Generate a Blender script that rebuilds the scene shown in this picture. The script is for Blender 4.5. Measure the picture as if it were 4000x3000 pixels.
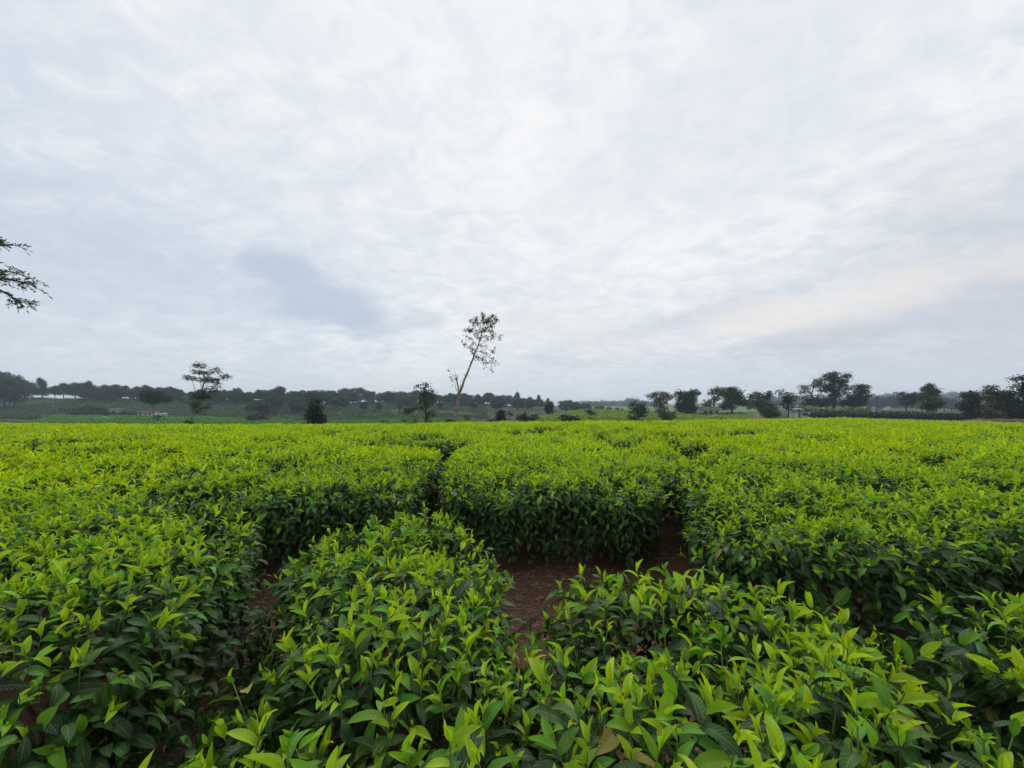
import bpy, math, random
import numpy as np
R = math.radians
rng = np.random.default_rng(7)
random.seed(7)
for o in list(bpy.data.objects): bpy.data.objects.remove(o)
scene = bpy.context.scene
COL = scene.collection

# ------------------------------------------------------------------ camera
F, UC, VH, EYE = 1507.0, 2000.0, 1600.0, 1.5       # focal length in photo pixels, centre column, eye-level row, eye height
cam = bpy.data.cameras.new('camera'); camo = bpy.data.objects.new('camera', cam); COL.objects.link(camo)
cam.sensor_width = 36; cam.lens = 36 * F / 4000; cam.shift_y = 0.025
cam.clip_start = 0.05; cam.clip_end = 20000
camo.location = (0, 0, EYE); camo.rotation_euler = (R(90), 0, 0)
scene.camera = camo

# ------------------------------------------------------------------ world: overcast sky
SUN_AZ, SUN_EL = R(6), R(50)
world = bpy.data.worlds.new('World'); scene.world = world; world.use_nodes = True
wt = world.node_tree; wt.nodes.clear()
def N(tree, typ, **kw):
    n = tree.nodes.new(typ)
    for k, v in kw.items():
        if k == 'ins':
            for kk, vv in v.items(): n.inputs[kk].default_value = vv
        else: setattr(n, k, v)
    return n
def val(tree, x):
    return x
def M(tree, op, a, b=None, c=None, clamp=False):
    n = tree.nodes.new('ShaderNodeMath'); n.operation = op; n.use_clamp = clamp
    for i, x in enumerate((a, b, c)):
        if x is None: continue
        if isinstance(x, (int, float)): n.inputs[i].default_value = x
        else: tree.links.new(x, n.inputs[i])
    return n.outputs[0]
def MIX(tree, f, a, b, blend='MIX'):
    n = tree.nodes.new('ShaderNodeMix'); n.data_type = 'RGBA'; n.blend_type = blend
    for s, x in ((n.inputs[0], f), (n.inputs[6], a), (n.inputs[7], b)):
        if isinstance(x, (int, float)): s.default_value = x
        elif isinstance(x, tuple): s.default_value = (*x, 1) if len(x) == 3 else x
        else: tree.links.new(x, s)
    return n.outputs[2]
def SMOOTH(tree, x, lo, hi, a=0.0, b=1.0):
    n = tree.nodes.new('ShaderNodeMapRange'); n.interpolation_type = 'SMOOTHSTEP'
    tree.links.new(x, n.inputs[0])
    for i, v in zip((1, 2, 3, 4), (lo, hi, a, b)): n.inputs[i].default_value = v
    return n.outputs[0]
def build_world():
    t = wt; L = t.links
    out = N(t, 'ShaderNodeOutputWorld'); bg = N(t, 'ShaderNodeBackground'); L.new(bg.outputs[0], out.inputs[0])
    sky = N(t, 'ShaderNodeTexSky', sky_type='NISHITA', sun_disc=False, sun_elevation=SUN_EL, sun_rotation=SUN_AZ)
    skyc = MIX(t, 1.0, sky.outputs[0], (0.10, 0.10, 0.10), 'MULTIPLY')          # Nishita sky at strength 0.10
    tc = N(t, 'ShaderNodeTexCoord'); sp = N(t, 'ShaderNodeSeparateXYZ'); L.new(tc.outputs['Generated'], sp.inputs[0])
    x, y, z = sp.outputs
    az = M(t, 'ARCTAN2', x, y); el = M(t, 'ARCSINE', z)
    zz = M(t, 'ADD', M(t, 'MAXIMUM', z, 0.0), 0.26)
    px = M(t, 'DIVIDE', x, zz); py = M(t, 'DIVIDE', y, zz)
    cb = N(t, 'ShaderNodeCombineXYZ'); L.new(px, cb.inputs[0]); L.new(py, cb.inputs[1])
    def noise(scale, det, rough, off, dist=0.0, sx=1.0, rot=0.0):
        mp = N(t, 'ShaderNodeMapping'); mp.inputs['Location'].default_value = off; mp.inputs['Scale'].default_value = (sx, 1, 1)
        mp.inputs['Rotation'].default_value = (0, 0, rot)
        L.new(cb.outputs[0], mp.inputs[0])
        n = N(t, 'ShaderNodeTexNoise', ins={'Scale': scale, 'Detail': det, 'Roughness': rough, 'Distortion': dist}); L.new(mp.outputs[0], n.inputs['Vector'])
        return n.outputs[0]
    big = noise(0.55, 5, 0.55, (3.1, 1.7, 0))
    mid = noise(1.7, 6, 0.58, (7.3, 2.2, 0), 0.4, 0.8, 0.5)
    fine = noise(6.5, 5, 0.6, (1.3, 9.1, 0), 0.5, 0.75, 0.35)
    wob = noise(2.6, 4, 0.55, (5.5, 0.4, 0))
    def blob(a0, e0, ra, re, rot=0.0, soft=1.0, wobble=0.9):
        da = M(t, 'SUBTRACT', az, R(a0)); de = M(t, 'SUBTRACT', el, R(e0))
        c, s = math.cos(R(rot)), math.sin(R(rot))
        u = M(t, 'DIVIDE', M(t, 'ADD', M(t, 'MULTIPLY', da, c), M(t, 'MULTIPLY', de, s)), R(ra))
        v = M(t, 'DIVIDE', M(t, 'SUBTRACT', M(t, 'MULTIPLY', de, c), M(t, 'MULTIPLY', da, s)), R(re))
        d = M(t, 'SQRT', M(t, 'ADD', M(t, 'MULTIPLY', u, u), M(t, 'MULTIPLY', v, v)))
        d = M(t, 'ADD', d, M(t, 'ADD', M(t, 'MULTIPLY', M(t, 'SUBTRACT', wob, 0.5), wobble * 2), M(t, 'MULTIPLY', M(t, 'SUBTRACT', fine, 0.5), wobble * 1.3)))
        return SMOOTH(t, d, 1.0 - 0.6 * soft, 1.0 + 0.5 * soft, 1.0, 0.0)
    # cloud cover: almost closed white layer with a mottled underside
    tone = M(t, 'ADD', M(t, 'MULTIPLY', big, 0.9), M(t, 'ADD', M(t, 'MULTIPLY', mid, 0.50), M(t, 'MULTIPLY', fine, 0.36)))
    mott = noise(12.0, 4, 0.6, (4.4, 6.1, 0), 0.6, 0.8, 0.6)
    tone = M(t, 'ADD', tone, M(t, 'MULTIPLY', M(t, 'SUBTRACT', mott, 0.5), 0.75))
    tone = SMOOTH(t, tone, 0.62, 1.22)
    col = MIX(t, tone, (0.66, 0.735, 0.835), (0.96, 0.97, 0.985))
    # light of the hidden sun in the middle of the sky
    sd = (math.cos(SUN_EL) * math.sin(SUN_AZ), math.cos(SUN_EL) * math.cos(SUN_AZ), math.sin(SUN_EL))
    dp = N(t, 'ShaderNodeVectorMath', operation='DOT_PRODUCT'); L.new(tc.outputs['Generated'], dp.inputs[0]); dp.inputs[1].default_value = sd
    glow = SMOOTH(t, dp.outputs['Value'], 0.55, 1.0)
    col = MIX(t, M(t, 'MULTIPLY', glow, M(t, 'ADD', -0.05, M(t, 'ADD', M(t, 'MULTIPLY', mid, 0.5), M(t, 'MULTIPLY', mott, 0.55)))), col, (0.97, 0.975, 0.98))
    # thin places where blue shows through, and grey banks
    gap = M(t, 'MULTIPLY', blob(-45, 13, 26, 7, -4, 1.2), 0.6)
    col = MIX(t, gap, col, MIX(t, 0.4, (0.74, 0.80, 0.87), skyc))
    gap2 = M(t, 'MULTIPLY', blob(28, 33, 26, 9, 18, 1.3), 0.45)
    col = MIX(t, gap2, col, (0.72, 0.775, 0.85))
    bank = blob(-27.5, 14.6, 10.5, 3.0, -22, 1.0, 1.0)
    col = MIX(t, M(t, 'MULTIPLY', bank, 0.72), col, (0.50, 0.595, 0.72))
    b2 = blob(-12.5, 13.0, 3.2, 1.4, -4, 0.9); col = MIX(t, M(t, 'MULTIPLY', b2, 0.45), col, (0.57, 0.64, 0.72))
    b3 = blob(22, 11.5, 14, 1.5, 7, 1.0, 0.6); col = MIX(t, M(t, 'MULTIPLY', b3, 0.5), col, (0.60, 0.655, 0.73))
    b4 = blob(36, 8.0, 7, 1.5, 4, 0.9, 0.7); col = MIX(t, M(t, 'MULTIPLY', b4, 0.5), col, (0.55, 0.60, 0.67))
    b5 = blob(7, 7.2, 6, 1.0, -6, 0.9, 0.7); col = MIX(t, M(t, 'MULTIPLY', b5, 0.4), col, (0.60, 0.66, 0.72))
    b6 = blob(58, 10, 24, 12, 0, 1.4, 0.8); col = MIX(t, M(t, 'MULTIPLY', b6, 0.6), col, (0.56, 0.60, 0.67))
    warm = blob(36, 11.3, 19, 2.0, 7, 1.3, 1.5); col = MIX(t, M(t, 'MULTIPLY', warm, 0.6), col, (0.95, 0.90, 0.85))
    w2 = blob(5, 12.5, 12, 3.0, 0, 1.2, 0.9); col = MIX(t, M(t, 'MULTIPLY', w2, 0.5), col, (0.86, 0.865, 0.87))
    # toward the horizon the layer turns a plain blue grey
    hz = SMOOTH(t, el, R(0), R(11), 1.0, 0.0)
    col = MIX(t, M(t, 'MULTIPLY', hz, 0.65), col, (0.68, 0.735, 0.795))
    low = SMOOTH(t, z, -0.03, 0.0, 1.0, 0.0)
    col = MIX(t, low, col, (0.30, 0.32, 0.30))
    L.new(col, bg.inputs[0]); bg.inputs[1].default_value = 0.89
build_world()

# ------------------------------------------------------------------ sun behind the cloud layer
sl = bpy.data.lights.new('sun', 'SUN'); so = bpy.data.objects.new('sun', sl); COL.objects.link(so)
sl.energy = 1.5; sl.angle = R(35); sl.color = (1.0, 0.97, 0.92)
so.rotation_euler = (R(90) - SUN_EL, 0, -SUN_AZ + R(180)); so.location = (0, 0, 40)
# light travels from the sun: point -Z of the lamp away from the sun direction
from mathutils import Vector
so.rotation_euler = Vector((math.cos(SUN_EL) * math.sin(SUN_AZ), math.cos(SUN_EL) * math.cos(SUN_AZ), math.sin(SUN_EL))).to_track_quat('Z', 'Y').to_euler()

vs = scene.view_settings
vs.view_transform = 'Standard'; vs.look = 'None'; vs.exposure = 0.15; vs.gamma = 1.0; vs.use_curve_mapping = False
cy = scene.cycles
cy.max_bounces = 5; cy.diffuse_bounces = 3; cy.glossy_bounces = 1; cy.transmission_bounces = 3; cy.volume_bounces = 1; cy.transparent_max_bounces = 4
cy.use_denoising = True
try: cy.denoiser = 'OPENIMAGEDENOISE'
except Exception: pass
cy.sample_clamp_indirect = 4.0
cy.adaptive_threshold = 0.015; cy.denoising_prefilter = 'ACCURATE'

# ------------------------------------------------------------------ helpers
def hash2(ix, iy, seed=0):
    h = (ix.astype(np.int64) * 374761393 + iy.astype(np.int64) * 668265263 + seed * 974711) & 0xffffffff
    h = ((h ^ (h >> 13)) * 1274126177) & 0xffffffff
    return ((h ^ (h >> 16)) & 0xffffff) / float(0x1000000)
def vnoise(x, y, seed=0):
    x = np.asarray(x, float); y = np.asarray(y, float)
    ix, iy = np.floor(x), np.floor(y); fx, fy = x - ix, y - iy
    fx = fx * fx * (3 - 2 * fx); fy = fy * fy * (3 - 2 * fy)
    a, b = hash2(ix, iy, seed), hash2(ix + 1, iy, seed); c, d = hash2(ix, iy + 1, seed), hash2(ix + 1, iy + 1, seed)
    return (a + (b - a) * fx) * (1 - fy) + (c + (d - c) * fx) * fy          # 0..1
def fbm(x, y, seed=0, o=3):
    s = 0; a = 0.5; tot = 0
    for k in range(o):
        s = s + a * vnoise(x * 2 ** k, y * 2 ** k, seed + k); tot += a; a *= 0.5
    return s / tot
def norm(v): return v / np.maximum(np.linalg.norm(v, axis=-1, keepdims=True), 1e-9)

class MB:
    def __init__(s): s.v = []; s.f = []; s.n = 0; s.attr = []
    def add(s, v, f, a=None):
        v = np.asarray(v, float)
        s.v.append(v); s.f.extend([tuple(int(i) + s.n for i in q) for q in f]); s.n += len(v)
        s.attr.append(np.full(len(v), 0.0 if a is None else a) if np.isscalar(a) or a is None else np.asarray(a))
    def tube(s, pts, rad, sides=6, a=None, cap=True):
        pts = np.asarray(pts, float); rad = np.broadcast_to(np.asarray(rad, float), (len(pts),))
        tg = np.gradient(pts, axis=0); tg = norm(tg)
        ref = np.array([0.31, 0.95, 0.05]); X = norm(np.cross(tg, ref)); Y = np.cross(tg, X)
        th = np.linspace(0, 2 * math.pi, sides, endpoint=False)
        ring = pts[:, None] + rad[:, None, None] * (np.cos(th)[None, :, None] * X[:, None] + np.sin(th)[None, :, None] * Y[:, None])
        n = len(pts); f = []
        for i in range(n - 1):
            for j in range(sides):
                k = (j + 1) % sides
                f.append((i * sides + j, i * sides + k, (i + 1) * sides + k, (i + 1) * sides + j))
        if cap: f.append(tuple(range(sides))[::-1]); f.append(tuple((n - 1) * sides + j for j in range(sides)))
        s.add(ring.reshape(-1, 3), f, a)
    def box(s, c, d, rz=0.0, a=None):
        c = np.asarray(c, float); d = np.asarray(d, float) / 2
        v = np.array([[x, y, z] for x in (-1, 1) for y in (-1, 1) for z in (-1, 1)]) * d
        co, si = math.cos(rz), math.sin(rz)
        v = np.stack([v[:, 0] * co - v[:, 1] * si, v[:, 0] * si + v[:, 1] * co, v[:, 2]], 1) + c
        s.add(v, [(0, 1, 3, 2), (4, 6, 7, 5), (0, 4, 5, 1), (2, 3, 7, 6), (0, 2, 6, 4), (1, 5, 7, 3)], a)
    def quads(s, P, a=None):                         # P (n,4,3)
        P = np.asarray(P, float); n = len(P)
        s.v.append(P.reshape(-1, 3)); s.f.extend([(s.n + 4 * i, s.n + 4 * i + 1, s.n + 4 * i + 2, s.n + 4 * i + 3) for i in range(n)]); s.n += 4 * n
        s.attr.append(np.repeat(np.zeros(n) if a is None else np.broadcast_to(a, (n,)), 4))
    def mesh(s, name, mat, smooth=False, attr=None):
        me = bpy.data.meshes.new(name)
        v = np.concatenate(s.v) if s.v else np.zeros((0, 3))
        me.from_pydata(v.tolist(), [], s.f); 
        if attr:
            at = me.attributes.new(attr, 'FLOAT', 'POINT'); at.data.foreach_set('value', np.concatenate(s.attr).astype(np.float32))
        me.materials.append(mat)
        if smooth: me.polygons.foreach_set('use_smooth', [True] * len(me.polygons))
        me.update(); return me
def link(name, data, parent=None, loc=None, rot=None, kind=None):
    o = bpy.data.objects.new(name, data); COL.objects.link(o)
    if parent is not None: o.parent = parent
    if loc is not None: o.location = loc
    if rot is not None: o.rotation_euler = rot
    if kind: o['kind'] = kind
    return o
def tag(o, label, cat, group=None):
    o['label'] = label; o['category'] = cat
    if group: o['group'] = group
    return o

# ------------------------------------------------------------------ materials
def new_mat(name):
    m = bpy.data.materials.new(name); m.use_nodes = True; t = m.node_tree; t.nodes.clear()
    out = N(t, 'ShaderNodeOutputMaterial'); return m, t, out
def ramp(t, fac, stops):
    n = N(t, 'ShaderNodeValToRGB'); e = n.color_ramp.elements
    while len(e) < len(stops): e.new(0.5)
    for el_, (p, c) in zip(e, stops): el_.position = p; el_.color = (*c, 1)
    t.links.new(fac, n.inputs[0]); return n.outputs[0]
def leaf_material(name, stops, transl=0.38, rough=0.48, veins=True, spec=0.24):
    m, t, out = new_mat(name); L = t.links
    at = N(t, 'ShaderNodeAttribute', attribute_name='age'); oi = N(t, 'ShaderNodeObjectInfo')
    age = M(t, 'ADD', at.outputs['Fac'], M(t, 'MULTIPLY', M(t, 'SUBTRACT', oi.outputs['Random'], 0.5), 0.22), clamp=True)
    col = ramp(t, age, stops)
    r2 = M(t, 'FRACT', M(t, 'MULTIPLY', oi.outputs['Random'], 17.31))
    hs = N(t, 'ShaderNodeHueSaturation'); L.new(col, hs.inputs['Color'])
    L.new(M(t, 'ADD', 0.485, M(t, 'MULTIPLY', r2, 0.03)), hs.inputs['Hue'])
    L.new(M(t, 'ADD', 0.75, M(t, 'MULTIPLY', M(t, 'FRACT', M(t, 'MULTIPLY', oi.outputs['Random'], 41.7)), 0.5)), hs.inputs['Value'])
    col = hs.outputs[0]
    r4 = M(t, 'FRACT', M(t, 'MULTIPLY', oi.outputs['Random'], 91.3))
    col = MIX(t, M(t, 'MULTIPLY', SMOOTH(t, r4, 0.986, 0.996), SMOOTH(t, at.outputs['Fac'], 0.35, 0.6)), col, (0.26, 0.22, 0.05))
    b = N(t, 'ShaderNodeBsdfPrincipled'); b.inputs['Specular IOR Level'].default_value = spec; b.inputs['Roughness'].default_value = rough
    tr = N(t, 'ShaderNodeBsdfTranslucent'); mx = N(t, 'ShaderNodeMixShader')
    if veins:
        uv = N(t, 'ShaderNodeTexCoord'); sp = N(t, 'ShaderNodeSeparateXYZ'); L.new(uv.outputs['UV'], sp.inputs[0])
        av = M(t, 'ABSOLUTE', M(t, 'SUBTRACT', sp.outputs[0], 0.5))
        rib = SMOOTH(t, av, 0.015, 0.05, 1.0, 0.0)
        w = M(t, 'SINE', M(t, 'MULTIPLY', M(t, 'SUBTRACT', sp.outputs[1], M(t, 'MULTIPLY', av, 0.35)), 62.0))
        nz = N(t, 'ShaderNodeTexNoise', ins={'Scale': 60.0, 'Detail': 2.0}); L.new(uv.outputs['Object'], nz.inputs['Vector'])
        hgt = M(t, 'ADD', M(t, 'MULTIPLY', w, 0.5), M(t, 'MULTIPLY', nz.outputs[0], 1.0))
        hgt = M(t, 'SUBTRACT', hgt, M(t, 'MULTIPLY', rib, 1.2))
        bp = N(t, 'ShaderNodeBump', ins={'Strength': 0.45, 'Distance': 0.0012}); L.new(hgt, bp.inputs['Height'])
        L.new(bp.outputs[0], b.inputs['Normal'])
        light = MIX(t, 0.5, col, (0.40, 0.55, 0.12))
        col = MIX(t, M(t, 'MULTIPLY', rib, 0.45), col, light)
        col = MIX(t, SMOOTH(t, w, 0.5, 1.0, 0.0, 0.16), col, light)
        nb = N(t, 'ShaderNodeTexNoise', ins={'Scale': 16.0, 'Detail': 3.0}); L.new(uv.outputs['Object'], nb.inputs['Vector'])
        ex = M(t, 'MULTIPLY', SMOOTH(t, nb.outputs[0], 0.66, 0.72), SMOOTH(t, at.outputs['Fac'], 0.6, 0.9))
        col = MIX(t, M(t, 'MULTIPLY', ex, 0.6), col, (0.16, 0.11, 0.06))
    L.new(col, b.inputs['Base Color'])
    L.new(MIX(t, 1.0, col, (1.25, 1.2, 0.6), 'MULTIPLY'), tr.inputs[0])
    L.new(M(t, 'MULTIPLY', SMOOTH(t, at.outputs['Fac'], 0.2, 1.0, 1.0, 0.35), transl), mx.inputs[0])
    L.new(b.outputs[0], mx.inputs[1]); L.new(tr.outputs[0], mx.inputs[2]); L.new(mx.outputs[0], out.inputs[0])
    return m
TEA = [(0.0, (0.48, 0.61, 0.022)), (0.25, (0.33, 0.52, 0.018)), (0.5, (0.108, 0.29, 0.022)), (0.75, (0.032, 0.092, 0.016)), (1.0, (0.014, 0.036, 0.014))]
m_tea = leaf_material('tea_leaf', TEA)
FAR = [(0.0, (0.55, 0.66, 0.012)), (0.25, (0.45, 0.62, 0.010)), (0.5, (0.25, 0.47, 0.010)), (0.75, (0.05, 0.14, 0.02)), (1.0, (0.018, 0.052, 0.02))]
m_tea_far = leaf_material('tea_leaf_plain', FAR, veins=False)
def foliage_material(name, c0, c1, scale=0.8, transl=0.2):
    m, t, out = new_mat(name); L = t.links
    at = N(t, 'ShaderNodeAttribute', attribute_name='age'); oi = N(t, 'ShaderNodeObjectInfo')
    col = MIX(t, at.outputs['Fac'], c0, c1)
    hs = N(t, 'ShaderNodeHueSaturation'); L.new(col, hs.inputs['Color'])
    L.new(M(t, 'ADD', 0.8, M(t, 'MULTIPLY', oi.outputs['Random'], 0.4)), hs.inputs['Value'])
    d = N(t, 'ShaderNodeBsdfPrincipled', ins={'Roughness': 0.6, 'Specular IOR Level': 0.25}); L.new(hs.outputs[0], d.inputs['Base Color'])
    tr = N(t, 'ShaderNodeBsdfTranslucent'); L.new(hs.outputs[0], tr.inputs[0])
    mx = N(t, 'ShaderNodeMixShader', ins={0: transl}); L.new(d.outputs[0], mx.inputs[1]); L.new(tr.outputs[0], mx.inputs[2]); L.new(mx.outputs[0], out.inputs[0])
    return m
m_dark = foliage_material('foliage_dark', (0.013, 0.023, 0.011), (0.034, 0.054, 0.021))
m_olive = foliage_material('foliage_olive', (0.035, 0.042, 0.016), (0.085, 0.095, 0.036))
m_mid = foliage_material('foliage_green', (0.025, 0.045, 0.015), (0.065, 0.105, 0.03))
m_crest = foliage_material('foliage_crest', (0.015, 0.023, 0.014), (0.038, 0.050, 0.026))
m_banana = foliage_material('foliage_banana', (0.06, 0.12, 0.035), (0.14, 0.23, 0.07), transl=0.3)
m_shrub = foliage_material('foliage_shrub', (0.045, 0.085, 0.03), (0.09, 0.16, 0.05))
def plain(name, c, rough=0.85, var=0.25, scale=3.0, c2=None, bump=0.0, stretch=None):
    m, t, out = new_mat(name); L = t.links
    tc = N(t, 'ShaderNodeTexCoord'); v = tc.outputs['Object']
    if stretch:
        mp = N(t, 'ShaderNodeMapping'); mp.inputs['Scale'].default_value = stretch; L.new(v, mp.inputs[0]); v = mp.outputs[0]
    nz = N(t, 'ShaderNodeTexNoise', ins={'Scale': scale, 'Detail': 6.0, 'Roughness': 0.6}); L.new(v, nz.inputs['Vector'])
    c2 = c2 or tuple(x * (1 - var) for x in c); f = SMOOTH(t, nz.outputs[0], 0.35, 0.65)
    b = N(t, 'ShaderNodeBsdfPrincipled', ins={'Roughness': rough, 'Specular IOR Level': 0.2}); L.new(MIX(t, f, c, c2), b.inputs['Base Color'])
    if bump:
        bp = N(t, 'ShaderNodeBump', ins={'Strength': 0.6, 'Distance': bump}); L.new(nz.outputs[0], bp.inputs['Height']); L.new(bp.outputs[0], b.inputs['Normal'])
    L.new(b.outputs[0], out.inputs[0]); return m
m_bark = plain('bark', (0.10, 0.08, 0.06), scale=4, stretch=(3, 3, 0.6), c2=(0.05, 0.04, 0.03), bump=0.02)
m_pale_bark = plain('bark_pale', (0.30, 0.25, 0.18), scale=2.2, stretch=(2, 2, 0.7), c2=(0.13, 0.105, 0.08), bump=0.02)
m_twig = plain('twig', (0.10, 0.075, 0.05), scale=30, c2=(0.05, 0.035, 0.025))
m_stem = plain('green_stem', (0.16, 0.24, 0.05), scale=20, c2=(0.10, 0.13, 0.04))
m_litter = plain('dry_litter', (0.30, 0.19, 0.115), scale=9, c2=(0.12, 0.07, 0.045))
m_wall = plain('whitewash', (0.60, 0.58, 0.54), scale=1.2, c2=(0.38, 0.36, 0.33))
m_wallgrey = plain('old_render', (0.42, 0.40, 0.37), scale=1.0, c2=(0.26, 0.24, 0.22))
m_redroof = plain('rusty_sheet', (0.12, 0.058, 0.05), scale=1.5, c2=(0.075, 0.042, 0.04))
m_thatch = plain('thatch', (0.12, 0.095, 0.075), scale=2.0, c2=(0.07, 0.06, 0.05))
m_greyroof = plain('grey_sheet', (0.35, 0.36, 0.37), scale=1.0, c2=(0.22, 0.22, 0.22))
m_dark_open = plain('dark_opening', (0.02, 0.02, 0.022), scale=1.0)
m_blue = plain('blue_paint', (0.06, 0.14, 0.40), scale=2.0)
m_road = plain('red_earth', (0.16, 0.080, 0.052), scale=0.5, c2=(0.10, 0.05, 0.034))
m_bank = plain('bare_earth', (0.085, 0.048, 0.036), scale=0.9, c2=(0.042, 0.026, 0.02), bump=0.05)
def ground_material():
    m, t, out = new_mat('land'); L = t.links
    at = N(t, 'ShaderNodeAttribute', attribute_name='cover'); tc = N(t, 'ShaderNodeTexCoord')
    n1 = N(t, 'ShaderNodeTexNoise', ins={'Scale': 0.22, 'Detail': 7.0, 'Roughness': 0.7}); L.new(tc.outputs['Object'], n1.inputs['Vector'])
    n2 = N(t, 'ShaderNodeTexNoise', ins={'Scale': 9.0, 'Detail': 6.0, 'Roughness': 0.65}); L.new(tc.outputs['Object'], n2.inputs['Vector'])
    f = M(t, 'ADD', M(t, 'MULTIPLY', SMOOTH(t, n1.outputs[0], 0.3, 0.7), 0.6), M(t, 'MULTIPLY', n2.outputs[0], 0.7))
    col = MIX(t, 1.0, at.outputs['Color'], MIX(t, f, (0.55, 0.55, 0.55), (1.35, 1.3, 1.2)), 'MULTIPLY')
    b = N(t, 'ShaderNodeBsdfPrincipled', ins={'Roughness': 0.95, 'Specular IOR Level': 0.1}); L.new(col, b.inputs['Base Color'])
    bp = N(t, 'ShaderNodeBump', ins={'Strength': 0.9, 'Distance': 0.03}); L.new(n2.outputs[0], bp.inputs['Height']); L.new(bp.outputs[0], b.inputs['Normal'])
    L.new(b.outputs[0], out.inputs[0]); return m
m_land = ground_material()

# ------------------------------------------------------------------ land
BROW_U = np.array([-800, 0, 600, 1200, 1600, 2000, 2500, 3000, 3300, 3650, 4000, 5000.])
BROW_V = np.array([1648, 1650, 1653, 1658, 1652, 1643, 1640, 1633, 1630, 1638, 1650, 1652.]) + 18
TD = np.array([70, 110, 140, 170, 250, 350, 600, 1000, 2000, 4000.])
TU = np.array([0, 500, 1000, 1500, 1900, 2300, 2700, 3100, 3500, 4000.])
TV = np.array([   # photo row at which the land of that column and depth stands
    [1656, 1644, 1633, 1620, 1557, 1577, 1598, 1600, 1600, 1599],
    [1660, 1646, 1633, 1621, 1560, 1580, 1598, 1600, 1600, 1599],
    [1665, 1655, 1647, 1636, 1566, 1584, 1598, 1600, 1600, 1599],
    [1662, 1640, 1652, 1642, 1594, 1570, 1594, 1600, 1600, 1599],
    [1658, 1638, 1634, 1628, 1602, 1579, 1592, 1597, 1600, 1599],
    [1645, 1622, 1606, 1610, 1613, 1606, 1588, 1579, 1596, 1599],
    [1648, 1630, 1620, 1612, 1608, 1605, 1592, 1578, 1594, 1599],
    [1642, 1630, 1622, 1617, 1612, 1607, 1582, 1560, 1590, 1599],
    [1642, 1632, 1624, 1619, 1612, 1605, 1580, 1552, 1590, 1599],
    [1650, 1638, 1630, 1625, 1615, 1606, 1580, 1552, 1590, 1599]], float)
def ground_z(x, y):
    x = np.atleast_1d(np.asarray(x, float)); y = np.atleast_1d(np.asarray(y, float))
    x, y = np.broadcast_arrays(x, y)
    r = np.hypot(x, y); yd = np.maximum(y, 0.26 * r); yd = np.maximum(yd, 0.01)
    u = UC + F * np.clip(np.where(y > 0, x / np.maximum(yd, 1e-3), np.sign(x) * 3), -3, 3)
    vb = np.interp(u, BROW_U, BROW_V)
    zb = EYE - (vb - VH) / F * 30 - 0.77
    near = zb * np.minimum(yd / 30, 1) ** 2
    z45 = EYE - (vb + 10 - VH) / F * 45
    cols = np.stack([np.interp(u, TU, TV[:, k]) for k in range(len(TD))])          # (nd, n)
    zc = EYE - (cols - VH) / F * TD[:, None]
    keys = np.concatenate([[30, 45], TD]); zs = np.concatenate([zb[None], z45[None], zc])
    i = np.clip(np.searchsorted(keys, yd.ravel()) - 1, 0, len(keys) - 2).reshape(yd.shape)
    n = np.arange(yd.size).reshape(yd.shape); zs2 = zs.reshape(len(keys), -1)
    f = np.clip((yd - keys[i]) / (keys[i + 1] - keys[i]), 0, 1); f = f * f * (3 - 2 * f) * 0.5 + f * 0.5
    far = zs2[i, n] * (1 - f) + zs2[i + 1, n] * f
    front = np.where(yd < 30, near, far)
    bumps = 0.25 * (fbm(x * 0.03, y * 0.03, 5) - 0.5) * np.clip((yd - 40) / 60, 0, 1) * 4
    return front + bumps
def gz(x, y): return float(ground_z(x, y)[0])
def at(u, d): return np.array([(u - UC) / F * d, d, gz((u - UC) / F * d, d)])
def up(u, v, d): return np.array([(u - UC) / F * d, d, EYE - (v - VH) / F * d])
def px(n, d): return n / F * d

SOIL = (0.085, 0.048, 0.034)
def cover(u, d):
    n = u.size; c = np.zeros((n, 3)); c[:] = (0.030, 0.050, 0.022)
    jit = (fbm(u * 0.01, np.log(np.maximum(d, 1)) * 6, 3) - 0.5)
    def put(mask, col): c[mask] = col
    put(d < 33, SOIL)
    put((d >= 33) & (d < 60), (0.05, 0.095, 0.022))
    put((u < 1150) & (d >= 55) & (d < 163 + 10 * jit), (0.06, 0.14, 0.03))
    put((u < 1900) & (d >= 163 + 10 * jit) & (d < 520), (0.036, 0.062, 0.028))
    put((u < 230 - (163 - d) * 1.2) & (d > 95) & (d < 250), (0.024, 0.040, 0.021))
    put((u > 1150) & (u < 1900) & (d >= 55) & (d < 118 - np.abs(u - 1690) * 0.05), (0.06, 0.15, 0.03))
    put((u > 1150) & (u < 1900) & (d >= 118 - np.abs(u - 1690) * 0.05) & (d < 260), (0.034, 0.058, 0.028))
    put((u > 1830) & (u < 2300) & (d >= 55) & (d < 150), (0.062, 0.042, 0.032))
    put((u > 2000 + (d - 60) * 3.0) & (u < 2960) & (d >= 55) & (d < 150), (0.15, 0.25, 0.04))
    put((u > 2250) & (u < 2960) & (d >= 150) & (d < 300), (0.05, 0.085, 0.03))
    put((u > 2250) & (u < 2960) & (d >= 300), (0.08, 0.14, 0.045))
    put((u >= 2960) & (d >= 33) & (d < 100), (0.045, 0.033, 0.02))
    put((u >= 2960) & (d >= 100) & (d < 400), (0.035, 0.055, 0.024))
    return c
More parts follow.
